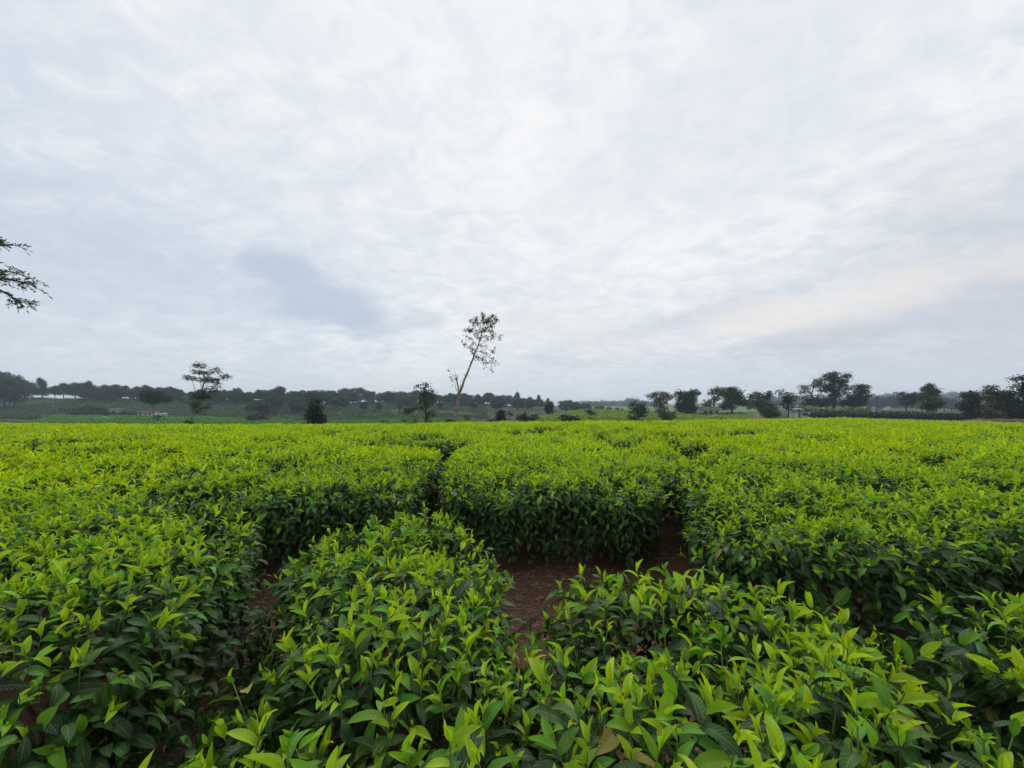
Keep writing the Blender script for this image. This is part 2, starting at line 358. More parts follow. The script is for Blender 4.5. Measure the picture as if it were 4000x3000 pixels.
def build_ground():
    az = np.concatenate([np.linspace(-180, -64, 30), np.linspace(-63.6, 63.6, 360), np.linspace(64, 176, 29)])
    rr = np.concatenate([np.linspace(0.15, 4, 14), np.geomspace(4.4, 30, 26), np.geomspace(31.5, 420, 120), np.geomspace(440, 4800, 40)])
    A, RR = np.meshgrid(np.radians(az), rr); x = RR * np.sin(A); y = RR * np.cos(A)
    z = ground_z(x.ravel(), y.ravel())
    yd = np.maximum(np.maximum(y.ravel(), 0.26 * RR.ravel()), 0.01)
    u = UC + F * np.clip(np.where(y.ravel() > 0, x.ravel() / yd, np.sign(x.ravel()) * 3), -3, 3)
    v = np.stack([x.ravel(), y.ravel(), z], 1); na, nr = len(az), len(rr)
    v = np.concatenate([v, [[0, 0, 0.0]]])
    f = []
    for i in range(nr - 1):
        b = i * na
        for j in range(na):
            k = (j + 1) % na
            f.append((b + j, b + na + j, b + na + k, b + k))
    for j in range(na): f.append((na * nr, j, (j + 1) % na))
    me = bpy.data.meshes.new('ground'); me.from_pydata(v.tolist(), [], [q[::-1] for q in f])
    c = np.concatenate([cover(u, yd), [SOIL]]); ca = me.attributes.new('cover', 'FLOAT_COLOR', 'POINT')
    ca.data.foreach_set('color', np.concatenate([c, np.ones((len(c), 1))], 1).astype(np.float32).ravel())
    me.polygons.foreach_set('use_smooth', [True] * len(me.polygons)); me.materials.append(m_land); me.update()
    link('ground', me, kind='structure')
build_ground()
def strip(name, pts, w, mat, lift, kind='structure'):                # a sheet laid along points on the land
    P = np.array([(UC * 0 + (u - UC) / F * d, d) for u, d in pts]); tt = np.linspace(0, len(P) - 1, 60)
    P = np.stack([np.interp(tt, range(len(P)), P[:, k]) for k in (0, 1)], 1); tg = norm(np.gradient(P, axis=0)); nn = np.stack([-tg[:, 1], tg[:, 0]], 1)
    v = []; f = []
    for k, s in enumerate(np.linspace(-0.5, 0.5, 5)):
        q = P + nn * s * w; v.append(np.concatenate([q, ground_z(q[:, 0], q[:, 1])[:, None] + lift], 1))
    V = np.stack(v, 1).reshape(-1, 3)
    for i in range(59):
        for k in range(4): f.append((i * 5 + k, i * 5 + k + 1, (i + 1) * 5 + k + 1, (i + 1) * 5 + k))
    b = MB(); b.add(V, f); o = link(name, b.mesh(name, mat, True)); o['kind'] = kind; return o
strip('road', [(2962, 52), (2958, 70), (2950, 100), (2932, 135), (2915, 170)], 3.0, m_road, 0.10)
strip('path', [(-40, 118), (120, 112), (235, 140), (300, 158), (560, 166), (800, 168), (1000, 172), (1250, 180)], 2.0, plain('grass_track', (0.13, 0.17, 0.06), scale=0.4, c2=(0.07, 0.11, 0.035)), 0.12)
def earth_bank():
    b = MB(); n = 90; V = []; f = []
    us = np.linspace(3560, 5200, n); 
    for i, u in enumerate(us):
        d = 34 - 2.0 * i / n; x0 = (u - UC) / F * d
        k = min(1, i / 12); top = 1.5 - (1637 - 1600) / F * d
        g = gz(x0, d)
        for j, (dy, s) in enumerate(((-3.0, 0), (-1.6, 0.5), (-0.5, 0.92), (0.8, 1.0), (2.2, 0.7), (4.5, -0.1))):
            hgt = g - 0.3 + (top - g + 0.3) * s * k + 0.10 * (random.random() - 0.5)
            V.append(((u - UC) / F * (d + dy), d + dy, hgt))
    for i in range(n - 1):
        for j in range(5): f.append((i * 6 + j, (i + 1) * 6 + j, (i + 1) * 6 + j + 1, i * 6 + j + 1))
    b.add(V, f); o = link('earth_bank', b.mesh('earth_bank', m_bank, True)); o['kind'] = 'structure'
earth_bank()

# ------------------------------------------------------------------ tea: where the canopy stands and where the gaps are
GAPS = [  # polylines of (x, y, half width): bare paths and clearings between the bushes
    [(-1.2, .1, .34), (-1.09, .8, .25), (-.98, 1.05, .20), (-1.0, 1.3, .18), (-1.13, 1.62, .125), (-1.29, 1.95, .09), (-1.42, 2.3, .13), (-1.4, 2.9, .30)],
    [(-1.0, 1.5, .12), (-.72, 1.46, .04)],
    [(-2.75, 3.12, .06), (-2.3, 3.02, .2), (-1.9, 2.98, .32), (-1.3, 3.03, .46), (-.6, 3.12, .52), (-.2, 2.98, .48), (.5, 2.7, .76)],
    [(.07, 1.30, -.03), (.08, 1.48, .05), (.11, 1.7, .115), (.32, 2.05, .32), (.5, 2.7, .78)],
    [(.6, 2.12, .42), (.95, 2.05, .40), (1.3, 1.88, .30), (1.75, 1.84, .26), (2.2, 1.80, .24), (2.9, 1.86, .28), (4.0, 1.9, .25)],
    [(1.38, 1.75, .15), (1.40, 1.45, .10), (1.36, 1.1, .04), (1.28, .7, .03)],
    [(1.1, 3.0, .28), (1.5, 3.5, .16), (1.68, 4.1, .09), (1.75, 4.5, .04)],
    [(-.72, 3.55, .13), (-.88, 4.3, .055), (-.98, 5.2, .045), (-1.05, 6.4, .06), (-1.2, 7.2, .2), (-1.5, 7.9, .6)],
    [(-1.5, 7.9, .65), (-2.7, 8.2, .7)],
    [(-2.3, 10.7, .85), (-4.3, 11.0, .9)], [(-1.5, 11.6, .4), (-2.2, 11.8, .5)],
    [(3.1, 6.2, .40), (3.45, 6.7, .35)], [(6.2, 11.3, .7), (7.6, 11.9, .7)], [(4.0, 10.4, .5), (4.9, 10.9, .6)], [(6.9, 8.7, .35), (7.3, 9.3, .4)],
    [(-4.2, 4.1, .12), (-3.5, 4.35, .14)], [(-6.8, 9.0, .4), (-5.5, 9.6, .5)], [(-4.6, 6.3, .22), (-3.8, 6.7, .28)], [(-9.8, 8.1, .3), (-9.0, 8.6, .35)],
    [(3.35, 3.8, .11), (3.65, 4.0, .13)], [(1.3, 17.0, 1.0), (3.2, 17.7, 1.0)], [(-10.8, 16.5, .8), (-8.3, 17.6, .9)], [(-6.6, 14.0, .6), (-4.7, 14.8, .7)], [(9.3, 15.2, .6), (11.2, 16, .7)], [(5.2, 5.0, .14), (5.6, 5.3, .18)],
    [(-12.5, 12.2, .5), (-11.2, 12.6, .5)], [(2.2, 8.6, .22), (2.7, 8.9, .26)], [(9.2, 8.4, .25), (9.8, 8.8, .3)], [(-7.5, 6.6, .16), (-7.0, 6.9, .2)], [(13.5, 13.0, .4), (14.8, 13.6, .5)], [(.2, 13.2, .5), (1.2, 13.8, .5)], [(-3.6, 20.5, 1.2), (-1.5, 21.0, 1.2)], [(8.0, 21.5, 1.2), (10.0, 22, 1.2)],
]
def sdf_gap(x, y):
    s = np.full(x.shape, 9.0)
    for line in GAPS:
        for (x0, y0, r0), (x1, y1, r1) in zip(line[:-1], line[1:]):
            dx, dy = x1 - x0, y1 - y0
            t = np.clip(((x - x0) * dx + (y - y0) * dy) / (dx * dx + dy * dy), 0, 1)
            s = np.minimum(s, np.hypot(x - x0 - t * dx, y - y0 - t * dy) - (r0 + (r1 - r0) * t))
    return s - 0.065
def cells(x, y, g=1.15):                                             # bush pattern: distance to the seam between neighbours
    ix, iy = np.floor(x / g), np.floor(y / g); d1 = np.full(x.shape, 99.0); d2 = d1.copy(); hh = np.zeros(x.shape)
    for i in (-1, 0, 1):
        for j in (-1, 0, 1):
            cx = (ix + i + 0.5 + 0.7 * (hash2(ix + i, iy + j, 11) - 0.5)) * g; cy_ = (iy + j + 0.5 + 0.7 * (hash2(ix + i, iy + j, 12) - 0.5)) * g
            d = np.hypot(x - cx, y - cy_); m = d < d1
            d2 = np.where(m, d1, np.minimum(d2, d)); d1 = np.where(m, d, d1); hh = np.where(m, hash2(ix + i, iy + j, 13), hh)
    return (d2 - d1) / 2, hh
def canopy_s(x, y):
    s = sdf_gap(x, y) + 0.10 * (fbm(x * 2.9, y * 2.9, 21) - 0.5) + 0.20 * (fbm(x * 1.1, y * 1.1, 23) - 0.5) * np.clip((y - 1.6) / 1.5, 0, 1)
    seam = cells(x, y)[0] - np.clip((fbm(x * 0.33, y * 0.33, 31) - 0.46) * 1.3, -0.2, 0.16) * np.clip((y - 3.5) / 3, 0.0, 1)
    return np.minimum(s, np.where(y > 3.0, seam + 0.02, 9)), seam
def canopy_top(x, y, s, seam):
    e = np.clip(s / 0.26, 0, 1)
    h = 0.80 + 0.10 * (fbm(x * 0.75, y * 0.75, 41) - 0.5) + 0.07 * (fbm(x * 2.3, y * 2.3, 44) - 0.5)
    h = h + 0.13 * (cells(x, y)[1] - 0.5) * np.clip((y - 4.5) / 4, 0, 1)
    h = h + 0.16 * (fbm(x * .13, y * .13, 65) - .5) * np.clip((y - 12) / 10, 0, 1)
    h = h - 0.20 * (1 - np.sqrt(np.clip(1 - (1 - e) ** 2, 0, 1))) - 0.08 * np.clip(1 - seam / 0.22, 0, 1)
    return h
def outward(x, y):
    e = 0.03
    sx = sdf_gap(x + e, y) - sdf_gap(x - e, y); sy = sdf_gap(x, y + e) - sdf_gap(x, y - e)
    return -norm(np.stack([sx, sy], 1))

BUSH = [  # plan region of each bush that can be told apart, and what sets it apart
    ('front',   lambda x, y: (y < 1.38) & (x > -1.0) & (x < 0.05), 'leafy tea bush at the bottom of the photo, left of the narrow soil strip'),
    ('centre',  lambda x, y: (y >= 1.38) & (y < 3.25) & (x > -1.33 + 0.0 * y) & (x < 0.12), 'rounded tea bush between the dark left gap and the bare soil clearing'),
    ('right',   lambda x, y: (x >= 0.05) & (x < 1.33) & (y < 2.06), 'leafy tea bush at the bottom of the photo, right of the narrow soil strip'),
    ('corner',  lambda x, y: (x >= 1.2) & (y < 1.82) & (y > 0.2), 'darker tea bush cut off by the lower right photo edge'),
    ('block',   lambda x, y: (x > -0.9) & (x < 1.72) & (y >= 3.1) & (y < 5.4), 'tea bush with a tall dark leafy face behind the soil clearing'),
    ('rblock',  lambda x, y: (x > 0.9) & (y >= 1.8) & (y < 5.4), 'wide tea bush block filling the right side behind the front bushes'),
    ('lblock',  lambda x, y: (x > -3.4) & (x <= -0.8) & (y >= 3.0) & (y < 5.4), 'tea bush with a dark shaded face left of the narrow central gap'),
    ('left',    lambda x, y: (x < -0.95) & (y < 3.4), 'wide tea bush block sloping along the left photo edge'),
    ('island',  lambda x, y: (x > -3.3) & (x < -0.9) & (y >= 8.7) & (y < 9.9), 'small tea bush between the two dark hollows in mid field'),
]
def bush_id(x, y):
    k = np.full(x.shape, -1)
    for i, (_, f, _l) in enumerate(BUSH): k = np.where((k < 0) & f(x, y), i, k)
    return k

# ------------------------------------------------------------------ tea leaves: prototypes
def leaf_geo(Ln, W, curl, fold, nl=6, nw=4, wave=0.0, seed=0, roll=0.0):
    r = np.random.default_rng(seed); t = np.linspace(0, 1, nl + 1); w = W * np.sin(math.pi * np.clip(t, 0, 1) ** 0.82) ** 0.85
    w = np.where(t < 0.001, 0.06 * W, w); w[-1] = 0.01 * W
    ang = curl * t ** 1.3; dt = Ln / nl
    yy = np.concatenate([[0], np.cumsum(np.cos((ang[1:] + ang[:-1]) / 2) * dt)]); zz = -np.concatenate([[0], np.cumsum(np.sin((ang[1:] + ang[:-1]) / 2) * dt)])
    q = np.linspace(-1, 1, nw + 1); V = []; UV = []
    side = 0.12 * (r.random() - 0.5) * Ln; ph = r.random() * 6
    for i in range(nl + 1):
        for s in q:
            xx = s * w[i]; a = abs(s) * w[i] * fold * (1 - roll * 0.4)
            zw = wave * W * math.sin(9 * t[i] + ph + (2 if s > 0 else 0)) * abs(s)
            V.append((xx * math.cos(roll * abs(s)) + side * t[i] ** 2, yy[i] - math.sin(ang[i]) * -a * 0.5, zz[i] + (a + zw) * math.cos(ang[i]) + abs(xx) * math.sin(roll * abs(s)))); UV.append(((s + 1) / 2, t[i]))
    f = []
    for i in range(nl):
        for j in range(nw):
            a = i * (nw + 1) + j; f.append((a, a + 1, a + nw + 2, a + nw + 1))
    return np.array(V), f, UV
def leaf_mesh(name, ages, geo, mat):
    V, f, UV = geo; me = bpy.data.meshes.new(name); me.from_pydata(V.tolist(), [], f)
    a = me.attributes.new('age', 'FLOAT', 'POINT'); a.data.foreach_set('value', np.full(len(V), ages, np.float32))
    uv = me.uv_layers.new(name='uv')
    li = np.empty(len(me.loops), np.int32); me.loops.foreach_get('vertex_index', li); uv.data.foreach_set('uv', np.array(UV, np.float32)[li].ravel())
    me.polygons.foreach_set('use_smooth', [True] * len(me.polygons)); me.materials.append(mat); me.update(); return me
# unit length leaves; index groups: bud 0-1, young 2-4, middle 5-7, old 8-11
SPEC = [(0.0, .10, .25, .9, .0, .9), (.05, .12, -.2, .9, .0, .8), (.15, .155, .5, .7, .10, .3), (.24, .17, 1.0, .6, .12, .2), (.32, .18, .2, .6, .12, .3),
        (.42, .175, 1.0, .5, .16, 0), (.52, .19, 1.4, .4, .18, 0), (.62, .17, .6, .45, .2, 0), (.76, .19, 1.0, .35, .18, 0), (.86, .18, 1.5, .35, .2, 0), (.95, .205, .6, .3, .16, 0), (1.0, .19, 1.1, .28, .22, 0)]
LEAF = [leaf_mesh('tea_leaf', a, leaf_geo(1, w, c, fo, 6, 4, wv, i, ro), m_tea) for i, (a, w, c, fo, wv, ro) in enumerate(SPEC)]
def proto_collection(name, meshes):
    c = bpy.data.collections.new(name)
    for i, me in enumerate(meshes):
        o = bpy.data.objects.new('%s_%02d' % (name, i), me); c.objects.link(o)
    return c
C_LEAF = proto_collection('leafkinds', LEAF)
def frames(Y, Nn):                                                    # leaf axis Y, wanted normal -> rotation matrices (columns X Y Z)
    Y = norm(Y); X = norm(np.cross(Y, Nn)); Z = np.cross(X, Y); return np.stack([X, Y, Z], 2)
def eulers(Rm):
    return np.stack([np.arctan2(Rm[:, 2, 1], Rm[:, 2, 2]), np.arcsin(np.clip(-Rm[:, 2, 0], -1, 1)), np.arctan2(Rm[:, 1, 0], Rm[:, 0, 0])], 1)
_groups = {}
def scatter_group(coll):
    if coll.name in _groups: return _groups[coll.name]
    g = bpy.data.node_groups.new('scatter_' + coll.name, 'GeometryNodeTree')
    g.interface.new_socket(name='Geometry', in_out='INPUT', socket_type='NodeSocketGeometry'); g.interface.new_socket(name='Geometry', in_out='OUTPUT', socket_type='NodeSocketGeometry')
    gi, go = g.nodes.new('NodeGroupInput'), g.nodes.new('NodeGroupOutput')
    ci = g.nodes.new('GeometryNodeCollectionInfo'); ci.inputs['Collection'].default_value = coll; ci.inputs['Separate Children'].default_value = True; ci.inputs['Reset Children'].default_value = True
    ip = g.nodes.new('GeometryNodeInstanceOnPoints'); ip.inputs['Pick Instance'].default_value = True
    def na(nm, ty):
        n = g.nodes.new('GeometryNodeInputNamedAttribute'); n.data_type = ty; n.inputs['Name'].default_value = nm; return n.outputs['Attribute']
    er = g.nodes.new('FunctionNodeEulerToRotation')
    g.links.new(na('rot', 'FLOAT_VECTOR'), er.inputs[0]); g.links.new(er.outputs[0], ip.inputs['Rotation'])
    g.links.new(na('scl', 'FLOAT'), ip.inputs['Scale']); g.links.new(na('pick', 'INT'), ip.inputs['Instance Index'])
    g.links.new(gi.outputs[0], ip.inputs['Points']); g.links.new(ci.outputs[0], ip.inputs['Instance']); g.links.new(ip.outputs[0], go.inputs[0])
    _groups[coll.name] = g; return g
def scatter(name, P, E, S, K, coll, parent=None, kind='stuff'):
    me = bpy.data.meshes.new(name); me.vertices.add(len(P)); me.vertices.foreach_set('co', np.asarray(P, np.float32).ravel())
    for nm, ty, key, dat in (('rot', 'FLOAT_VECTOR', 'vector', E), ('scl', 'FLOAT', 'value', S), ('pick', 'INT', 'value', K)):
        a = me.attributes.new(nm, ty, 'POINT'); a.data.foreach_set(key, np.asarray(dat, np.int32 if ty == 'INT' else np.float32).ravel())
    me.update(); o = link(name, me, parent, kind=kind)
    md = o.modifiers.new('scatter', 'NODES'); md.node_group = scatter_group(coll); return o

# ------------------------------------------------------------------ tea: leaves of the near bushes
def shoot_leaves(P, A, scale, r):
    """leaves of shoots: P base points, A axes, scale per shoot. returns lists of P, R, S, kind, and stems"""
    n = len(P); out = []
    ref = norm(r.normal(size=(n, 3))); B1 = norm(np.cross(A, ref)); B2 = np.cross(A, B1); ph0 = r.random(n) * 6.28
    hgt = (0.06 + 0.085 * r.random(n)) * scale
    tip = P + A * hgt[:, None]
    #        along stem, polar angle, length, kinds
    nodes = [(1.0, .10, .042, (0, 1)), (.97, .30, .058, (2, 3)), (.80, .52, .070, (2, 3, 4)), (.58, .80, .080, (3, 4, 5)), (.36, 1.05, .088, (5, 6, 7, 8)), (.15, 1.25, .094, (8, 9, 10)), (0.0, 1.45, .098, (9, 10, 11))]
    maturity = r.random(n)
    for j, (tt, pol, ln, kinds) in enumerate(nodes):
        keep = r.random(n) < (0.9 if j < 5 else 0.8)
        ph = ph0 + 2.4 * j + 0.5 * r.normal(size=n); po = pol * (0.75 + 0.5 * r.random(n))
        rad = np.cos(ph)[:, None] * B1 + np.sin(ph)[:, None] * B2
        Y = np.cos(po)[:, None] * A + np.sin(po)[:, None] * rad; Nn = -np.cos(po)[:, None] * rad + np.sin(po)[:, None] * A + 0.30 * r.normal(size=(n, 3)); Y = Y + 0.16 * r.normal(size=(n, 3))
        k = np.array(kinds)[r.integers(0, len(kinds), n)]
        if j in (0, 1, 2): k = np.where(maturity > 0.74, np.minimum(k + 3, 6), k)
        S = ln * scale * (0.62 + 0.75 * r.random(n))
        out.append((P[keep] + A[keep] * (hgt * tt)[keep, None], frames(Y[keep], Nn[keep]), S[keep], k[keep], np.full(keep.sum(), j)))
    cat = [np.concatenate([o[i] for o in out]) for i in range(5)]
    return cat, (P, tip)
def sample(n, x0, x1, y0, y1, r):
    return r.uniform(x0, x1, n), r.uniform(y0, y1, n)

def build_tea_near():
    r = np.random.default_rng(3)
    X0, X1, Y0, Y1 = -8.5, 8.5, 0.32, 10.0; area = (X1 - X0) * (Y1 - Y0)
    def pts(rho):
        x, y = sample(int(rho * area), X0, X1, Y0, Y1, r); m = np.abs(x) < 1.36 * y + 0.9; x, y = x[m], y[m]; k = bush_id(x, y); m = k >= 0
        x, y, k = x[m], y[m], k[m]; s, seam = canopy_s(x, y); return x, y, k, s, seam
    L = {i: [] for i in range(len(BUSH))}; ST = {i: [] for i in range(len(BUSH))}
    # shoots on top
    x, y, k, s, seam = pts(390); m = s > 0.02; x, y, k, s, seam = x[m], y[m], k[m], s[m], seam[m]
    dens = np.where(y < 2.2, 0.92, 1.0); m = r.random(len(x)) < dens; x, y, k, s, seam = x[m], y[m], k[m], s[m], seam[m]
    z = ground_z(x, y) + canopy_top(x, y, s, seam) - 0.065 + 0.03 * r.normal(size=len(x))
    o = outward(x, y); e = np.clip(1 - s / 0.2, 0, 1)
    A = np.stack([0.26 * r.normal(size=len(x)), 0.26 * r.normal(size=len(x)), np.ones(len(x))], 1); A[:, :2] += o * (0.9 * e)[:, None]; A = norm(A)
    sc = (0.48 + 0.46 * r.random(len(x)))
    for i in range(len(BUSH)):
        q = k == i
        c, st = shoot_leaves(np.stack([x, y, z], 1)[q], A[q], sc[q], r); old = np.clip((fbm(c[0][:, 0] * 1.3, c[0][:, 1] * 1.3, 61) - 0.5) * 3, 0.0, 0.5); c[3] = np.where((r.random(len(c[3])) < old) & (c[3] > 1), np.minimum(c[3] + 1, 11), c[3]); c[3] = np.where((r.random(len(c[3])) < (c[0][:, 1] - 1.4) / 2.2) & (c[3] > 1), np.maximum(c[3] - 1, 2), c[3]); L[i].append(c); ST[i].append(st)
    # older leaves under the shoots
    x, y, k, s, seam = pts(760); m = s > 0.0; x, y, k, s, seam = x[m], y[m], k[m], s[m], seam[m]
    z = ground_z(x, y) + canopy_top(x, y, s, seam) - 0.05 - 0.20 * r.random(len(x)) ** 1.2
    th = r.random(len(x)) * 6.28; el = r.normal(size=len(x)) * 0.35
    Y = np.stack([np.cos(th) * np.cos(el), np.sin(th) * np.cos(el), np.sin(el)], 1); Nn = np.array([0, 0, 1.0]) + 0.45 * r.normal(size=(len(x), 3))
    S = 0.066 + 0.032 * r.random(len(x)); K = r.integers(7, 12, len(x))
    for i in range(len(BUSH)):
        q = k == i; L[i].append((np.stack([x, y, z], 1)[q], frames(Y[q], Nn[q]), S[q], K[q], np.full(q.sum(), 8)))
    # sides: older leaves hanging out of the faces, and a few low shoots
    x, y, k, s, seam = pts(3000); m = (s > -0.03) & (s < 0.15); x, y, k, s, seam = x[m], y[m], k[m], s[m], seam[m]
    top = canopy_top(x, y, np.maximum(s, 0.1), seam); fr = r.random(len(x)) ** 0.75
    z0 = 0.02 + 0.22 * fbm(x * 1.7, y * 1.7, 77); z = ground_z(x, y) + z0 + (top - z0) * fr; m = z > 0.05
    o = outward(x, y); sh = (1 - fr) * 0.06                                    # the foot of a bush stands back from its rim
    Pn = np.stack([x - o[:, 0] * sh, y - o[:, 1] * sh, z], 1)
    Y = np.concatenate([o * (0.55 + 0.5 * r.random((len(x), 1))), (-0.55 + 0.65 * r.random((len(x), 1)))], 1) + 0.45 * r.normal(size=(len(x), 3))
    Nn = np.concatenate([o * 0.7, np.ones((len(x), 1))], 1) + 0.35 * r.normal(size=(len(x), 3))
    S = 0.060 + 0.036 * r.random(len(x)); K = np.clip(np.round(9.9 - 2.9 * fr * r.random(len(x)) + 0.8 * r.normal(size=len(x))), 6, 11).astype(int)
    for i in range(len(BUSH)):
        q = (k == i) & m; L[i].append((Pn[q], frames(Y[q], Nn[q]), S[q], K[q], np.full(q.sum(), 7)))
    # low shaded twigs and leaves spreading into the narrow left gap and under the right hand rims
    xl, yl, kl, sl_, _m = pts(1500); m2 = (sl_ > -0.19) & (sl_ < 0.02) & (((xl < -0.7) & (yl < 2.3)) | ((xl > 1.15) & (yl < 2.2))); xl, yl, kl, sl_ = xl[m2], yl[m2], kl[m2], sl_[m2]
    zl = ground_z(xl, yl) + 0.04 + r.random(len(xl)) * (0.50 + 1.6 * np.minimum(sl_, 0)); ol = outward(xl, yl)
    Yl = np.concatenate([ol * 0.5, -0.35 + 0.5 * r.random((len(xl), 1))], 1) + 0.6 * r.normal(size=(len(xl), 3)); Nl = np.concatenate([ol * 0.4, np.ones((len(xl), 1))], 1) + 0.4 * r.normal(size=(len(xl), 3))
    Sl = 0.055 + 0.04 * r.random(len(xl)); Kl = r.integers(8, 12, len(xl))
    for i in range(len(BUSH)):
        q = kl == i
        if q.any(): L[i].append((np.stack([xl, yl, zl], 1)[q], frames(Yl[q], Nl[q]), Sl[q], Kl[q], np.full(q.sum(), 7)))
    q0 = (r.random(len(x)) < 0.035) & (fr > 0.15)
    A = norm(np.concatenate([o * 0.9, 0.5 + 0.3 * r.random((len(x), 1))], 1) + 0.25 * r.normal(size=(len(x), 3)))
    for i in range(len(BUSH)):
        q = (k == i) & q0
        if q.any():
            c, st = shoot_leaves(Pn[q], A[q], np.full(q.sum(), 1.0), r); c[3] = np.clip(c[3] + 3, 3, 11); L[i].append(c); ST[i].append(st)
    for i, (nm, f, lab) in enumerate(BUSH):
        P, Rm, S, K, J = [np.concatenate([c[q] for c in L[i]]) for q in range(5)]
        lo, hi = P.min(0), P.max(0); vis = np.abs(P[:, 0]) < 1.33 * P[:, 1]
        base = np.array([np.mean(P[vis, 0]), np.mean(P[vis, 1]), 0.0]); base[2] = gz(base[0], base[1])
        bo = link('tea_bush', None, loc=base); tag(bo, lab, 'tea bush', 'tea bushes at the front of the field')
        E = eulers(Rm); Q = P - base
        # the 300 leaves that show largest become parts of their own
        dist = np.linalg.norm(P - np.array([0, 0, EYE]), axis=1)
        infr = (np.abs(P[:, 0] / P[:, 1]) < 1.30) & ((EYE - P[:, 2]) / P[:, 1] < 0.91)
        scr = S / dist * infr * np.where(J < 4, 1.3, np.where(J == 7, 1.0, np.where(J == 8, 0.35, 0.8))) 
        idx = np.argsort(-scr)[:300]; idx = idx[scr[idx] > 0]
        for q in idx:
            lo_ = bpy.data.objects.new('leaf', LEAF[K[q]]); COL.objects.link(lo_); lo_.parent = bo
            lo_.location = Q[q]; lo_.rotation_euler = E[q]; s = S[q]; lo_.scale = (s, s, s)
        rest = np.ones(len(P), bool); rest[idx] = False
        scatter('foliage', Q[rest], E[rest], S[rest], K[rest], C_LEAF, bo)
        # green stems of the shoots
        mb = MB(); cnt = 0
        for (a, t) in ST[i]:
            d = np.linalg.norm(a - np.array([0, 0, EYE]), axis=1)
            for p0, p1 in zip(a[d < 4.2], t[d < 4.2]):
                mb.tube([p0 - (p1 - p0) * 0.5 - base, p1 - base], [0.0024, 0.0013], 3, cap=False)
        if mb.n: link('shoot_stems', mb.mesh('shoot_stems', m_stem), bo, kind='stuff')
        # woody frame
        mb = MB(); rr = np.random.default_rng(100 + i)
        n = max(2, int(min(14, (np.ptp(P[vis, 0]) * np.ptp(P[vis, 1])) * 0.9)))
        for q in rr.choice(np.where(vis & (J == 8))[0], n, replace=False):
            c = P[q]; s_ = sdf_gap(c[None, 0], c[None, 1])[0]
            if s_ < 0.18: continue
            g = gz(c[0], c[1])
            for a in range(7):
                th = a * 0.9 + rr.random(); R1 = 0.25 + 0.25 * rr.random()
                R1 = min(R1, s_ + 0.05)
                p0 = np.array([c[0] + 0.03 * math.cos(th), c[1] + 0.03 * math.sin(th), g - 0.03]); p3 = np.array([c[0] + R1 * math.cos(th), c[1] + R1 * math.sin(th), g + 0.62 + 0.08 * rr.random()])
                p1 = p0 * 0.65 + p3 * 0.35 + np.array([0, 0, 0.06]) + 0.03 * rr.normal(size=3); p2 = p0 * 0.3 + p3 * 0.7 + 0.03 * rr.normal(size=3)
                mb.tube([p0 - base, p1 - base, p2 - base, p3 - base], [0.016, 0.011, 0.007, 0.003], 5)
        if mb.n: link('branches', mb.mesh('branches', m_twig, True), bo)
build_tea_near()

# ------------------------------------------------------------------ tea: the closed table of the field behind
def shoot_mesh(name, seed, mature=False, older=0):
    r = np.random.default_rng(seed); P = np.zeros((1, 3)); A = np.array([[0.1 * r.normal(), 0.1 * r.normal(), 1.0]]); V = []; Fc = []; AG = []; n = 0
    if not mature:
        (p, Rm, S, K, J), _ = shoot_leaves(np.repeat(P, 1, 0), norm(A), np.ones(1), r); K = np.clip(K - 1 + older, 0, 11)
    else:
        m = 8; th = np.arange(m) * 2.4 + r.random(); el = r.normal(size=m) * 0.3
        Y = np.stack([np.cos(th) * np.cos(el), np.sin(th) * np.cos(el), np.sin(el)], 1); p = np.stack([0.03 * np.cos(th), 0.03 * np.sin(th), -0.05 * r.random(m)], 1)
        Rm = frames(Y, np.array([0, 0, 1.0]) + 0.3 * r.normal(size=(m, 3))); S = 0.085 + 0.03 * r.random(m); K = r.integers(7, 12, m)
    for q in range(len(p)):
        a, w, c, fo, wv, ro = SPEC[K[q]]
        v, f, _ = leaf_geo(1, w, c, fo, 4, 2, 0, seed + q, ro); v = (v * S[q]) @ Rm[q].T + p[q]
        V.append(v); Fc += [tuple(i + n for i in t) for t in f]; n += len(v); AG += [a] * len(v)
    me = bpy.data.meshes.new(name); me.from_pydata(np.concatenate(V).tolist(), [], Fc); at_ = me.attributes.new('age', 'FLOAT', 'POINT'); at_.data.foreach_set('value', np.array(AG, np.float32))
    me.polygons.foreach_set('use_smooth', [True] * len(me.polygons)); me.materials.append(m_tea_far); me.update(); return me
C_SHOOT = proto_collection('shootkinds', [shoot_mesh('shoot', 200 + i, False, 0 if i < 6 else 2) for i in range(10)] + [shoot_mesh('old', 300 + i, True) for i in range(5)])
def field_edge(x, y):
    u = UC + F * x / np.maximum(y, 0.1); return 33.5 - 9.5 * np.clip((u - 3450) / 500, 0, 1) - 0.4 * fbm(x * 0.4, y * 0.4, 8)
